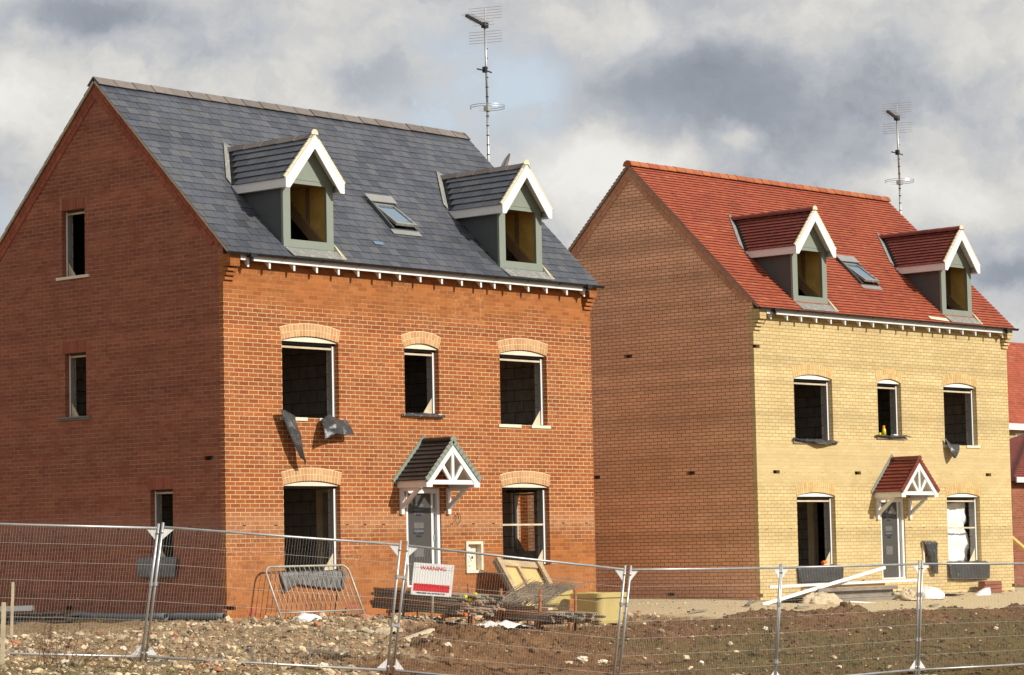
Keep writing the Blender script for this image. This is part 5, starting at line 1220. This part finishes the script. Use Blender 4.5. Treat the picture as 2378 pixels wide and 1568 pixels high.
drape('plastic_sheet', [[(4.28, -.02, 2.055), (4.8, -.02, 2.05), (5.45, -.03, 2.06)], [(4.27, -.07, 2.03), (4.8, -.09, 2.01), (5.60, -.09, 2.03)]], 'dpc', 'dark membrane under the yellow spray bottle on the sill', 'plastic sheet', seed=8, wr=.02, xf=BW, grp=DG)
drape('plastic_sheet', [[(6.95, -.06, 2.05), (7.15, -.07, 1.90), (7.55, -.06, 1.885)], [(7.00, -.14, 1.80), (7.20, -.20, 1.72), (7.40, -.15, 1.74)], [(7.08, -.17, 1.60), (7.12, -.20, 1.56), (7.18, -.19, 1.58)]], 'dpc', 'torn triangular membrane flap hanging from the upper right sill of the buff house', 'plastic sheet', seed=10, wr=.02, xf=BW, grp=DG)
drape('plastic_sheet', [[(1.27, -.01, -.80), (2.05, -.01, -.80), (2.86, -.01, -.80)], [(1.27, -.05, -.86), (2.05, -.07, -.84), (2.88, -.06, -.86)], [(1.30, -.05, -1.16), (2.05, -.09, -1.165), (2.86, -.06, -1.15)]], 'dpc', 'black scuffed sheet below the lower left window of the buff house', 'plastic sheet', seed=12, wr=.008, xf=BW, grp=DG)
drape('plastic_sheet', [[(6.95, -.01, -.80), (7.7, -.01, -.80), (8.56, -.01, -.80)], [(6.96, -.06, -.86), (7.7, -.10, -.85), (8.58, -.10, -.86)], [(6.98, -.07, -1.20), (7.7, -.11, -1.21), (8.62, -.05, -1.21)]], 'dpc', 'black curled sheet below the lower right window of the buff house', 'plastic sheet', seed=13, wr=.01, xf=BW, grp=DG)
drape('plastic_sheet', [[(5.93, -.02, -.32), (6.2, -.02, -.31), (6.45, -.02, -.32)], [(5.95, -.10, -.36), (6.2, -.12, -.35), (6.45, -.11, -.36)], [(6.16, -.11, -.75), (6.32, -.14, -.72), (6.46, -.10, -.70)], [(6.28, -.09, -1.05), (6.38, -.11, -1.06), (6.48, -.08, -1.06)]], 'dpc', 'black sheet draped over the meter cupboard of the buff house', 'plastic sheet', seed=14, wr=.02, xf=BW, grp=DG)
drape('insulation_sheet', [[(6.9, .36, .60), (7.7, .40, .56), (8.36, .36, .60)], [(6.9, .30, .27), (7.7, .36, .22), (8.33, .32, .20)], [(6.9, .40, .08), (7.7, .34, .06), (8.33, .40, .04)], [(6.9, .32, -.35), (7.7, .36, -.38), (8.37, .33, -.40)], [(6.9, .34, -.80), (7.7, .33, -.80), (8.37, .36, -.80)]], 'sheet', 'white insulation sheet filling the lower right window of the buff house', 'sheeting', seed=15, wr=.05, xf=BW)
drape('polythene_sheet', [[(3.7, -2.28, gz(3.7, -2.28)+.05), (4.5, -2.2, gz(4.5, -2.2)+.10), (5.4, -2.1, gz(5.4, -2.1)+.05)], [(3.8, -2.52, gz(3.8, -2.52)+.03), (4.5, -2.5, gz(4.5, -2.5)+.04), (5.3, -2.45, gz(5.3, -2.45)+.03)]], 'sheet', 'white plastic sheet crumpled on the ground in front of the low tube stack', 'plastic sheet', seed=16, wr=.06)
drape('polythene_sheet', [[(.05, -3.1, gz(.05, -3.1)+.05), (.5, -3.05, gz(.5, -3.05)+.09), (.95, -3.0, gz(.95, -3.)+.05)], [(.1, -3.35, gz(.1, -3.35)+.03), (.5, -3.4, gz(.5, -3.4)+.04), (.9, -3.3, gz(.9, -3.3)+.03)]], 'mush', 'pale plastic sheet half buried beside the lower fence clamp', 'plastic sheet', seed=18, wr=.05)

# ------------------------------------------------------------------ things along the front of the buff house
def stick(name, a, b, wd, th, mt, lab, cat, up=(0, 0, 1), grp=None):
    q = MB(); q.bar(a, b, wd, th, up); return q.build(name, mt, own=True, label=lab, cat=cat, group=grp)
stick('white_trim', BW((-.36, -.52, -1.205)), BW((4.95, -.55, -1.170)), .03, .055, 'upvc', 'long white trim lying level across the foot of the buff house door', 'trim')
stick('white_trim', BW((-1.30, -1.05, -1.545)), BW((3.86, -.47, -.875)), .03, .07, 'upvc', 'long white trim rising at a slant from the ground to the buff house door', 'trim')
bs = empty('board_stack', BW((2.6, -.45, -1.68)), BA, 'stack of brown boards in front of the buff house door', 'boards')
def lb(x0, x1, y0, y1, z0, z1): q = MB(); q.box(x0-2.6, x1-2.6, y0+.45, y1+.45, z0+1.68, z1+1.68); return q
lb(.9, 3.85, -.85, -.10, -1.62, -1.50).build('board', 'timberd', bs); lb(.95, 3.8, -.80, -.12, -1.495, -1.42).build('board', 'timberd', bs); lb(1.1, 3.75, -.74, -.15, -1.415, -1.35).build('board', 'timberd', bs); lb(.9, 3.8, -.84, -.76, -1.345, -1.27).build('board', 'timberd', bs)
lb(1.0, 3.7, -.7, -.2, -1.68, -1.625).build('bearer', 'brownbox', bs)
stick('orange_timber', BW((.9, -.42, -1.275)), BW((3.85, -.42, -1.265)), .09, .10, 'ply', 'orange timber baulk on top of the brown board stack', 'timber')
def lump(name, c, sx, sy, sz, amp, freq, seed, mt, lab, cat, flat=.15, nu=40, nv=20, grp=None):
    q = MB(); v = []
    for i in range(nv+1):
        th = pi*i/nv
        for j in range(nu):
            ph = 2*pi*j/nu; d = V((sin(th)*cos(ph), sin(th)*sin(ph), cos(th)))
            k = 1+amp*noise.fractal(d*freq+V((seed, seed*2, 0)), .7, 2.1, 5); p = V((d.x*sx, d.y*sy, d.z*sz))*k
            p.z = max(p.z, -sz*flat); v.append(tuple(p+V(c)))
    f = [(i*nu+j, (i+1)*nu+j, (i+1)*nu+(j+1) % nu, i*nu+(j+1) % nu) for i in range(nv) for j in range(nu)]
    q.poly(v, f); return q.build(name, mt, own=True, smooth=True, label=lab, cat=cat, group=grp)
lump('spoil_heap', BW((.78, -.95, -1.60)), .62, .32, .24, .28, 3.0, 2, 'mush', 'heap of pale sandy rubble beside the buff house corner', 'heap')
lump('rubble_sack', BW((4.06, -.95, -1.56)), .42, .26, .20, .55, 3.2, 5, 'mush', 'crumpled sack end with dried mortar beside the white sack', 'sack')
lump('white_sack', BW((4.86, -.92, -1.56)), .46, .27, .245, .10, 1.6, 8, 'sheet', 'smooth white sack lying in front of the buff house door', 'sack')
lump('sand_bag', BW((5.68, -1.0, -1.72)), .38, .15, .08, .3, 2.4, 4, 'mush', 'flat pale bag lying on the path beside the white sack', 'bag')
stick('flat_trim', BW((1.35, -1.3, -1.555)), BW((3.1, -1.15, -1.66)), .05, .025, 'upvc', 'white trim offcut lying on the path before the board stack', 'trim')
stick('dark_board', BW((5.80, -.5, -1.50)), BW((6.6, -.5, -1.535)), .35, .012, 'black', 'thin dark board lying on the black bucket', 'board')
q = MB(); q.tube([(0, 0, 0), (0, 0, .21), (0, 0, .215)], [.16, .19, .20], 16); q.build('bucket', 'black', own=True, label='black bucket under a thin board by the buff house wall', cat='bucket', loc=BW((6.2, -.5, -1.72)))
stick('dark_board', BW((-.1, -.7, -1.44)), BW((.72, -.66, -1.45)), .40, .015, 'dpc', 'dark board lying on a black crate by the sandy heap', 'board')
q = MB(); q.box(-.22, .22, -.15, .15, 0, .17); q.box(-.24, .24, -.17, .17, .13, .165); q.build('crate', 'black', label='black crate under a board at the buff house corner', cat='crate', loc=BW((.30, -.66, -1.63)))
bb = empty('duct_stack', BW((8.15, -.42, -1.68)), BA, 'reddish brown ribbed plastic duct standing by the right end of the buff house', 'duct')
q = MB(); q.hexa([(-.40, -.02, 0), (.28, -.08, 0), (.30, .22, 0), (-.30, .22, 0)], [(-.29, .0, .42), (.36, -.03, .42), (.36, .22, .42), (-.22, .22, .42)]); q.build('shell', 'brownbox', bb)
for k in range(4):
    q = MB(); z = .07+.09*k; dx = .11*z/.42; q.hexa([(-.40+dx, -.035, z), (.285+dx*.75, -.095+.05*z/.42, z), (.285+dx*.75, -.06+.05*z/.42, z), (-.40+dx, -.01, z)], [(-.40+dx, -.035, z+.014), (.285+dx*.75, -.095+.05*z/.42, z+.014), (.285+dx*.75, -.06+.05*z/.42, z+.014), (-.40+dx, -.01, z+.014)]); q.build('rib', 'brownbox', bb)
q = MB(); q.prism([(6.95, -1.60), (7.30, -1.655), (7.56, -1.64), (7.62, -1.52), (7.58, -1.40), (7.46, -1.405), (7.2, -1.48)], 'y', -.74, -.66); o = q.build('stone_slab', 'sheet', own=True, label='white stone slab propped against the brown duct', cat='slab'); o.location = BW(tuple(o.location))
stick('thin_board', BW((5.9, -.62, -1.755)), BW((8.9, -.62, -1.735)), .12, .02, 'timberd', 'thin board lying along the foot of the buff house wall', 'board')
q = MB(); q.tube([(0, 0, 0), (0, 0, .13), (0, 0, .155), (0, 0, .185)], [.045, .043, .022, .018], 12, 0); sb = empty('spray_bottle', BW((4.69, .03, 2.055)), 0, 'yellow spray bottle with an orange trigger on the upper middle sill', 'bottle')
q.build('bottle', 'spray', sb, smooth=True); q = MB(); q.box(-.045, .03, -.014, .014, .188, .222); q.bar((-.035, 0, .19), (-.05, 0, .15), .012, .01); q.bar((.03, 0, .21), (.045, 0, .205), .012, .012); q.build('trigger', 'orange', sb)
q = MB(); q.tube([(0, 0, 0), (0, 0, .055)], .04, 12); q.build('tape_roll', 'spray', label='small yellow roll beside the spray bottle on the sill', cat='tape', loc=BW((4.50, .02, 2.056)))
q = MB(); q.box(-.09, .09, -.04, .04, 0, .03); q.build('paper_stack', 'sheet', label='small white packet right of the spray bottle on the sill', cat='packet', loc=BW((5.08, .02, 2.056)))
q = MB(); q.tube([(0, 0, 0), (.10, -.02, .03)], [.05, .035], 10); q.build('cup', 'orange', label='orange cup lying on the lower left sill of the buff house', cat='cup', loc=BW((2.28, .05, -.75)))
for i, (x, y, l, a, lab) in enumerate(((-2.3, -1.5, .42, .5, 'splintered timber offcut on the path before the buff gable'), (-2.15, -1.45, .30, -.7, 'short torn board on the path before the buff gable'), (-1.5, -2.2, .5, .1, 'thin dark lath lying on the path near the soil edge'), (3.0, -2.3, .4, .2, 'dark batten scrap on the path before the board stack'), (-4.2, -1.7, .7, .15, 'dark lath on the path between the two houses'))):
    p = V(BW((x, y, 0))); z = gz(p.x, p.y)+.03; stick('timber_offcut', (p.x-l/2*cos(a), p.y-l/2*sin(a), z), (p.x+l/2*cos(a), p.y+l/2*sin(a), z+(.10 if i < 2 else .015)), .07, .03, 'timberd', lab, 'offcut')
# ------------------------------------------------------------------ things along the gable and before the red house
def gpipe(p0, p1, rad, lab, sag=0.02):
    q = MB(); a, b = V(p0), V(p1); n = 18; u = (b-a).normalized(); N_ = 14; vv = []; e1 = u.orthogonal().normalized(); e2 = u.cross(e1)
    pts = [a*(1-t)+b*t+V((0, 0, -sag*4*t*(1-t))) for t in [i/10 for i in range(11)]]
    i0 = 0
    for rr in (rad, rad*.86):
        for p in pts:
            for k in range(N_): vv.append(tuple(p+(e1*cos(2*pi*k/N_)+e2*sin(2*pi*k/N_))*rr))
    f = []; m_ = len(pts)
    for i in range(m_-1):
        for k in range(N_): A = i*N_+k; B = i*N_+(k+1) % N_; f.append((A, B, B+N_, A+N_)); o = m_*N_; f.append((o+A, o+A+N_, o+B+N_, o+B))
    for i in (0, m_-1):
        for k in range(N_): A = i*N_+k; B = i*N_+(k+1) % N_; o = m_*N_; f.append((A, o+A, o+B, B) if i == 0 else (A, B, o+B, o+A))
    q.poly(vv, f); q.build('drain_pipe', 'grey_pipe', own=True, smooth=True, label=lab, cat='pipe', group='grey drain pipes lying along the red gable')
gpipe((-.34, 3.65, -1.495), (-.36, 1.15, -1.53), .062, 'left grey drain pipe lying along the foot of the red gable')
gpipe((-.22, 1.7, -1.515), (-.24, -.20, -1.53), .062, 'right grey drain pipe ending at the front corner of the red house', .01)
r = random.Random(4)
for i, (y0, y1, x, z, lab, mt) in enumerate(((5.9, 3.3, -.35, -1.565, 'bottom weathered plank in the pile by the red gable', 'timberd'), (5.7, 3.55, -.5, -1.53, 'second weathered plank in the pile by the red gable', 'timberd'), (5.6, 3.4, -.42, -1.495, 'third weathered plank in the pile by the red gable', 'timberd'), (5.5, 3.7, -.55, -1.46, 'topmost grey plank in the pile by the red gable', 'timberd'), (4.9, 3.3, -.85, -1.60, 'loose grey board lying before the plank pile', 'timberd'))):
    stick('plank', (x, y0, z-.01), (x-.1+.06*i, y1, z+.0), .22, .032, mt, lab, 'plank', grp='planks piled beside the red gable')
stick('white_plank', (-.62, 5.7, -1.39), (-.60, 4.45, -1.37), .05, .095, 'upvc', 'white board lying on top of the plank pile', 'board')
q = MB(); q.box(-.2, .2, -.35, .35, 0, .10); q.box(-.19, .19, -.34, .34, .1005, .108, 1); q.build('crate', ['cheek', 'grey_pipe'], label='dark flat crate beside the wooden stake at the left edge', cat='crate', loc=(-.95, 4.6, -1.72))
stick('wooden_stake', (-8.062, -4.30, -2.02), (-8.085, -4.372, -1.10), .055, .04, 'pale_timber', 'pale wooden stake at the left frame edge nearest the fence', 'stake', up=(.7, .7, 0))
stick('wooden_stake', (-4.667, -.139, -1.80), (-4.689, -.218, -.862), .042, .03, 'pale_timber', 'pale wooden stake standing before the plank pile', 'stake', up=(.7, .7, 0))
stick('wooden_stake', (-4.05, -5.02, -2.15), (-4.10, -5.0, -1.87), .045, .04, 'timberd', 'broken wooden stub in the rubble behind the fence', 'stake', up=(.7, .7, 0))
stick('wooden_stake', (-3.0, -5.1, -2.1), (-2.98, -5.1, -1.80), .035, .035, 'timberd', 'upright wooden stub in the rubble, right of the broken one', 'stake', up=(.7, .7, 0))
stick('broken_board', (-2.5, -4.6, -1.97), (-1.9, -4.75, -2.06), .16, .04, 'pale_timber', 'broken pale board lying in the middle of the rubble', 'board')
stick('pale_timber', (.30, -3.85, gz(.3, -3.85)+.04), (1.25, -3.6, gz(1.25, -3.6)+.10), .09, .05, 'pale_timber', 'pale timber length lying on the bank below the sign', 'timber')
stick('pale_timber', (.40, -4.15, gz(.4, -4.15)+.03), (.85, -3.95, gz(.85, -3.95)+.06), .07, .05, 'timber', 'shorter timber lying on the bank below the first one', 'timber')
lump('white_bag', (.86, -1.05, -1.63), .27, .16, .11, .25, 1.8, 3, 'sheet', 'grubby white bag lying under the crowd barrier', 'bag')
lump('black_bag', (1.30, -.75, -1.64), .14, .10, .10, .4, 2.2, 6, 'black', 'small black bag beside the grubby white bag', 'bag')
lump('broken_brick', (2.35, -.95, -1.64), .15, .10, .07, .3, 2.4, 9, 'brickbit', 'lump of broken brick at the right foot of the barrier', 'rubble')
for i, (x, y, rad, lab, mt) in enumerate(((1.75, -.95, .09, 'pale block below the middle of the crowd barrier', 'stonew'), (2.0, -.62, .07, 'white lump behind the barrier rail', 'sheet'), (3.85, -2.25, .10, 'pale stone left of the white plastic sheet', 'stonew'), (4.2, -2.35, .08, 'orange brick lump beside the low tube stack', 'brickbit'),
        (6.6, -2.05, .07, 'small orange brick lump under the low stack', 'brickbit'), (-3.2, -5.6, .11, 'large pale stone behind the left fence panel', 'stonew'), (-1.2, -5.2, .12, 'large pale stone in the rubble left of the sign', 'stonew'), (.2, -4.9, .10, 'pale stone on the bank below the sign', 'stonew'), (2.9, -5.4, .13, 'pale boulder on the soil bank below the low stack', 'stonew'),
        (3.3, -5.5, .10, 'second boulder beside the pale boulder on the bank', 'stonew'), (5.2, -6.1, .06, 'white chip on the soil bank below the tub', 'sheet'), (7.2, -5.2, .07, 'pale stone on the bank behind the gap panel', 'stonew'), (9.6, -4.2, .08, 'pale stone near the top of the bank', 'stonew'), (12.5, -5.0, .07, 'pale stone on the bank before the buff house', 'stonew'), (15.5, -5.5, .07, 'pale stone on the bank right of the fence joint', 'stonew'), (18.5, -5.0, .07, 'pale stone far right on the bank', 'stonew'), (9.1, -6.2, .07, 'red brick shard half buried in the bank', 'brickbit'), (-6.9, -4.2, .10, 'pale stone beside the left wooden stake', 'stonew'), (-5.0, -3.2, .09, 'pale stone in the rubble before the drain pipes', 'stonew'), (-3.6, -2.4, .08, 'orange stone in the rubble near the gable', 'brickbit'))):
    q = MB(); r_ = random.Random(400+i); N1, N2 = 12, 8; vs = []; sx, sy, sz = 1, r_.uniform(.6, .85), r_.uniform(.5, .7); rad *= .85
    for a in range(N2+1):
        for b in range(N1):
            d = V((sin(pi*a/N2)*cos(2*pi*b/N1), sin(pi*a/N2)*sin(2*pi*b/N1), cos(pi*a/N2))); kk_ = 1+.55*noise.noise(d*1.7+V((i*3.1, 0, 0)))+.25*noise.noise(d*4+V((i, 5, 0)))
            vs.append((d.x*sx*rad*kk_, d.y*sy*rad*kk_, d.z*sz*rad*kk_+rad*.3))
    q.poly(vs, [(a*N1+b, (a+1)*N1+b, (a+1)*N1+(b+1) % N1, a*N1+(b+1) % N1) for a in range(N2) for b in range(N1)]); q.build('stone', mt, label=lab, cat='stone', group='larger loose stones', loc=(x, y, gz(x, y)-.01))
# dry weeds at the left
def weed(x, y, h, n, seed, lab, lean):
    r = random.Random(seed); q = MB(); z = gz(x, y)-.02
    for i in range(n):
        a = r.uniform(-.5, .5)+lean; hh = h*r.uniform(.5, 1); p = V((x+r.gauss(0, .06), y+r.gauss(0, .06), z)); dr = V((cos(-.84)*sin(a), sin(-.84)*sin(a), cos(a))); pts = [p]; 
        for k in range(6): p = p+dr*(hh/6); dr = (dr+V((r.gauss(0, .08), r.gauss(0, .08), r.gauss(0, .05)))).normalized(); pts.append(p.copy())
        q.tube(pts, [.0055*(1-.8*k/6) for k in range(7)], 4, cap=False)
        for k in range(10):
            t_ = r.randint(2, 6); b = pts[t_]; d = V((r.gauss(0, 1), r.gauss(0, 1), abs(r.gauss(0, 1)))).normalized()*r.uniform(.05, .18)*h; q.tube([b, b+d*.6, b+d+V((0, 0, .02))], [.003, .002, .0012], 3, cap=False)
            if r.random() < .5: q.ico(b+d, .009, r.randint(0, 9999), 0)
    q.build('dry_weed', 'straw', own=True, label=lab, cat='weed', group='dead weeds along the fence')
weed(-7.9, -5.2, .95, 7, 1, 'tall dead weed at the left frame edge', .15); weed(-7.2, -4.7, 1.1, 6, 2, 'tall dead weed leaning right behind the left fence panel', .45); weed(-6.75, -5.3, .9, 6, 3, 'dead weed leaning right in front of the left fence panel', .75); weed(-7.6, -4.6, .8, 6, 6, 'bushy dead weed beside the left wooden stake', -.1); weed(-5.4, -5.2, .55, 4, 4, 'small dead weed right of the left fence joint', .1); weed(-4.3, -5.6, .6, 4, 5, 'thin dead weed before the rubble', -.1)

# ------------------------------------------------------------------ aerials and dish on the far gables
def aerial(base, hgt, lab, xf=lambda p: p):
    t_ = empty('tv_aerial', base, 0, lab, 'aerial', 'television aerials behind the roofs')
    q = MB(); q.tube([(0, 0, -.9), (0, 0, hgt*.48)], .026, 10, 0); q.tube([(0, 0, hgt*.48), (-.03, 0, hgt)], .023, 10, 0); q.build('mast', 'galv', t_, smooth=True)
    c0 = None
    for i in range(14):
        if c0 is None: q = MB(); q.tube([(0, 0, -.010), (0, 0, .010)], .032, 8); c0 = c = q.build('clip', 'black', t_)
        else: c = c0.copy(); COL.objects.link(c); c.parent = t_
        c.location = (0, 0, .18+i*(hgt-.55)/13.5)
    yd = V((-.926, -.36, 0)).normalized(); yr = V((.36, -.926, 0)).normalized()     # boom direction and element direction
    bt_ = V((-.03, 0, hgt+.02)); tip = bt_+yd*1.0+V((0, 0, .02))
    q = MB(); q.tube([bt_, tip], .016, 8)
    for i in range(9): p = bt_.lerp(tip, .08+i*.115); q.box(p.x-.028, p.x+.028, p.y-.028, p.y+.028, p.z-.035, p.z+.022)
    q.box(bt_.x-.06, bt_.x+.06, bt_.y-.05, bt_.y+.05, bt_.z-.06, bt_.z+.05); q.build('boom', 'black', t_)
    q = MB()
    for i in range(10): p = bt_.lerp(tip, .12+i*.098); w_ = .17-.004*i; q.tube([p-yr*w_+V((0, 0, .02)), p+V((0, 0, .045)), p+yr*w_+V((0, 0, .02))], .004, 4)
    q.build('director', 'galvd', t_)
    q = MB(); 
    for s_ in (1, -1):
        q.tube([bt_, bt_+yd*-.02+V((.0, 0, .36*s_))], .011, 6) if s_ > 0 else None
        for k in range(5): z = s_*(.10+.058*k)+(.04 if s_ > 0 else -.03); p = bt_+V((0, 0, z))-yd*.03; q.tube([p-yr*.37, p+yr*.37], .0045, 5)
    q.build('reflector', 'galvd', t_)
    p = bt_+yd*.09+V((0, 0, .02))
    for s_ in (1, -1): q = MB(); a = p+yr*.05*s_; b = p+yr*.23*s_; q.tube([a+V((0, 0, .035)), b+V((0, 0, .035)), b-V((0, 0, .035)), a-V((0, 0, .035))], .005, 4, closed=True); q.build('dipole', 'galvd', t_)
    z1 = hgt*.72
    q = MB(); q.box(-.09, -.02, -.04, .04, z1-.06, z1+.06); q.tube([V((-.05, 0, z1))+V((-.75, .2, 0))*.25, V((0, 0, z1-.02)), V((.10, -.05, z1-.05))], .016, 8); q.build('dab_dipole', 'black', t_)
    z2 = hgt*.475
    q = MB()
    for dz in (0, .045): q.tube([(.36*sin(a)*.98, .36*cos(a)*.98, z2+dz) for a in [.35+i*(2*pi-.7)/28 for i in range(29)]], .007, 5)
    q.box(-.05, .08, -.06, .06, z2-.06, z2+.05); q.build('halo_loop', 'galv', t_)
aerial((9.90, 2.76, 7.05), 3.26, 'tall television aerial mast above the right end of the slate roof')
pb = BW((9.93, 3.02, 0)); aerial((pb[0], pb[1], 6.95), 3.0, 'television aerial mast above the right end of the red tiled roof')
ds = empty('satellite_dish', (9.95, 2.35, 7.25), 0, 'grey satellite dish edge-on at the right verge of the slate roof', 'dish')
q = MB(); n = 20; rg = []
for k in range(5):
    rr = .30*k/4; rg.append([(-.10+.9*rr*rr, rr*cos(2*pi*j/n), .08+rr*1.0*sin(2*pi*j/n)) for j in range(n)])
v = [p for l in rg for p in l]; f = [(i*n+j, i*n+(j+1) % n, (i+1)*n+(j+1) % n, (i+1)*n+j) for i in range(4) for j in range(n)]
v2 = [(p[0]-.012, p[1], p[2]) for p in v]; nn = len(v); q.poly(v+v2, f+[tuple(nn+k for k in t_[::-1]) for t_ in f]); o = q.build('reflector', 'galv', ds, smooth=True); o.rotation_euler = (0, .35, -.9)
q = MB(); q.tube([(-.12, 0, .08), (-.20, 0, -.02), (-.20, 0, -.3)], .018, 8); q.tube([(.0, 0, -.2), (.3, -.1, .05)], .008, 6); q.build('arm', 'black', ds)

# ------------------------------------------------------------------ buildings behind
gw = MB(); gw.box(11.9, 13.9, 5.4, 5.62, -1.7, 1.7); gw.box(11.85, 13.95, 5.37, 5.65, 1.7, 1.78, 1); gw.build('garden_wall', ['brickA', 'archA'], own=False, label='red brick wall seen through the lower right window', cat='wall')
RC = empty('distant_house', (72.8, 28.9, -2.2), 0, 'distant buff house with red tiled roof at the right frame edge', 'house'); OFFS[RC.name] = (0, 0, 0)
# local frame: u runs along the eaves to the right, w runs back; front eave at w = 0
q = MB(); q.box(-3.0, 9, 0, 6, 0, 6.85); q.build('wall', 'brickB', RC)
def slope(x0, x1, y0, z0, y1, z1, wdt, gauge, name, mt, par, hip=0.0):
    q = MB(); L_ = sqrt((y1-y0)**2+(z1-z0)**2); c_, s_ = (y1-y0)/L_, (z1-z0)/L_; n = int(L_/gauge); r = random.Random(1)
    xh = x0+hip*(y1-y0); q.hexa([(x0, y0, z0-.1), (x1, y0, z0-.1), (x1, y1, z1-.1), (xh, y1, z1-.1)], [(x0, y0, z0), (x1, y0, z0), (x1, y1, z1), (xh, y1, z1)], 0)
    for i in range(n):
        a, b = i*gauge, min((i+1.2)*gauge, L_); x = x0-(wdt/2 if i % 2 else 0); xl = x0+hip*c_*a
        while x < x1:
            xa, xb = max(x+.003, xl), min(x+wdt-.003, x1); x += wdt
            if xb-xa > .02: q.poly([(xa, y0+c_*a-s_*.025, z0+s_*a+c_*.025), (xb, y0+c_*a-s_*.025, z0+s_*a+c_*.025), (xb, y0+c_*b-s_*.005, z0+s_*b+c_*.005), (xa, y0+c_*b-s_*.005, z0+s_*b+c_*.005), (xa, y0+c_*a-s_*.008, z0+s_*a+c_*.008), (xb, y0+c_*a-s_*.008, z0+s_*a+c_*.008)], [(0, 1, 2, 3), (4, 5, 1, 0)], 0)
    return q.build(name, mt, par)
slope(-3.4, 9.4, -.3, 6.88, 3.3, 11.0, .25, .14, 'roof', 'tile', RC)
q = MB(); q.hexa([(-3.4, 3.3, 10.9), (9.4, 3.3, 10.9), (9.4, 6.9, 6.78), (-3.4, 6.9, 6.78)], [(-3.4, 3.3, 11.0), (9.4, 3.3, 11.0), (9.4, 6.9, 6.88), (-3.4, 6.9, 6.88)]); q.build('roof', 'tile', RC)
q = MB(); q.prism([(.02, 6.851), (5.98, 6.851), (3.3, 10.8)], 'x', -2.98, 8.98); q.build('gable_wall', 'brickB', RC)
q = MB(); q.box(-3.4, 9.4, -.36, -.30, 6.62, 6.90); q.build('fascia', 'white', RC)
wf = MB(); wf.box(.55, .63, -.02, .05, 5.55, 6.5); wf.box(.63, 1.9, -.02, .05, 6.40, 6.5); wf.box(.63, 1.9, -.015, .045, 5.95, 6.0); wf.box(1.15, 1.22, -.018, .045, 5.55, 6.4); w_o = wf.build('window', 'upvc', RC)
q = MB(); q.box(.63, 1.9, .046, .052, 5.55, 6.4); q.build('pane', 'darkglass', w_o)
RC.rotation_euler = (0, 0, 0)
GR = empty('garage', (43.4, 11.0, -2.2), BA, 'shaded brick garage with brown tiled roof behind the right end of the buff house', 'garage')
q = MB(); q.box(.02, 6, .0, 5, 0, 3.6); q.build('wall', 'brickG', GR)  # shade on the garage wall comes from the shade-toned brick colour
slope(-.1, 6.2, -.25, 3.70, 2.4, 5.5, .3, .115, 'roof', 'tileD', GR, 2.05)
q = MB(); q.box(-.1, 6.2, -.30, -.25, 3.55, 3.72); q.build('fascia', 'sheet', GR)
q = MB(); q.hexa([(-.08, -.2, 3.602), (6.18, -.2, 3.602), (6.18, 5.1, 3.602), (-.08, 5.1, 3.602)], [(5.2, 2.38, 5.38), (6.15, 2.38, 5.38), (6.15, 2.5, 5.38), (5.2, 2.5, 5.38)]); q.build('roof_back', 'tileD', GR)
q = MB(); q.bar(BW((9.80, .5, .08)), (29.3, .8, -1.75), .09, .07); q.build('timber_prop', 'ply', own=True, label='orange timber prop slanting down at the right frame edge', cat='prop')
for k in range(3):
    q = MB()
    for i in range(5): q.box(-.5, .5, -.5+.22*i, -.38+.22*i, .10, .12)
    for i in range(3): q.box(-.5+.45*i, -.4+.45*i, -.5, .5, 0, .099)
    q.build('pallet', 'ply' if k == 2 else 'timberd', label=['bottom pallet at the right frame edge', 'middle pallet at the right frame edge', 'orange topmost pallet at the right frame edge'][k], cat='pallet', group='pallets stacked behind the buff house', loc=(36.9, 6.9, -2.3+.16*k))
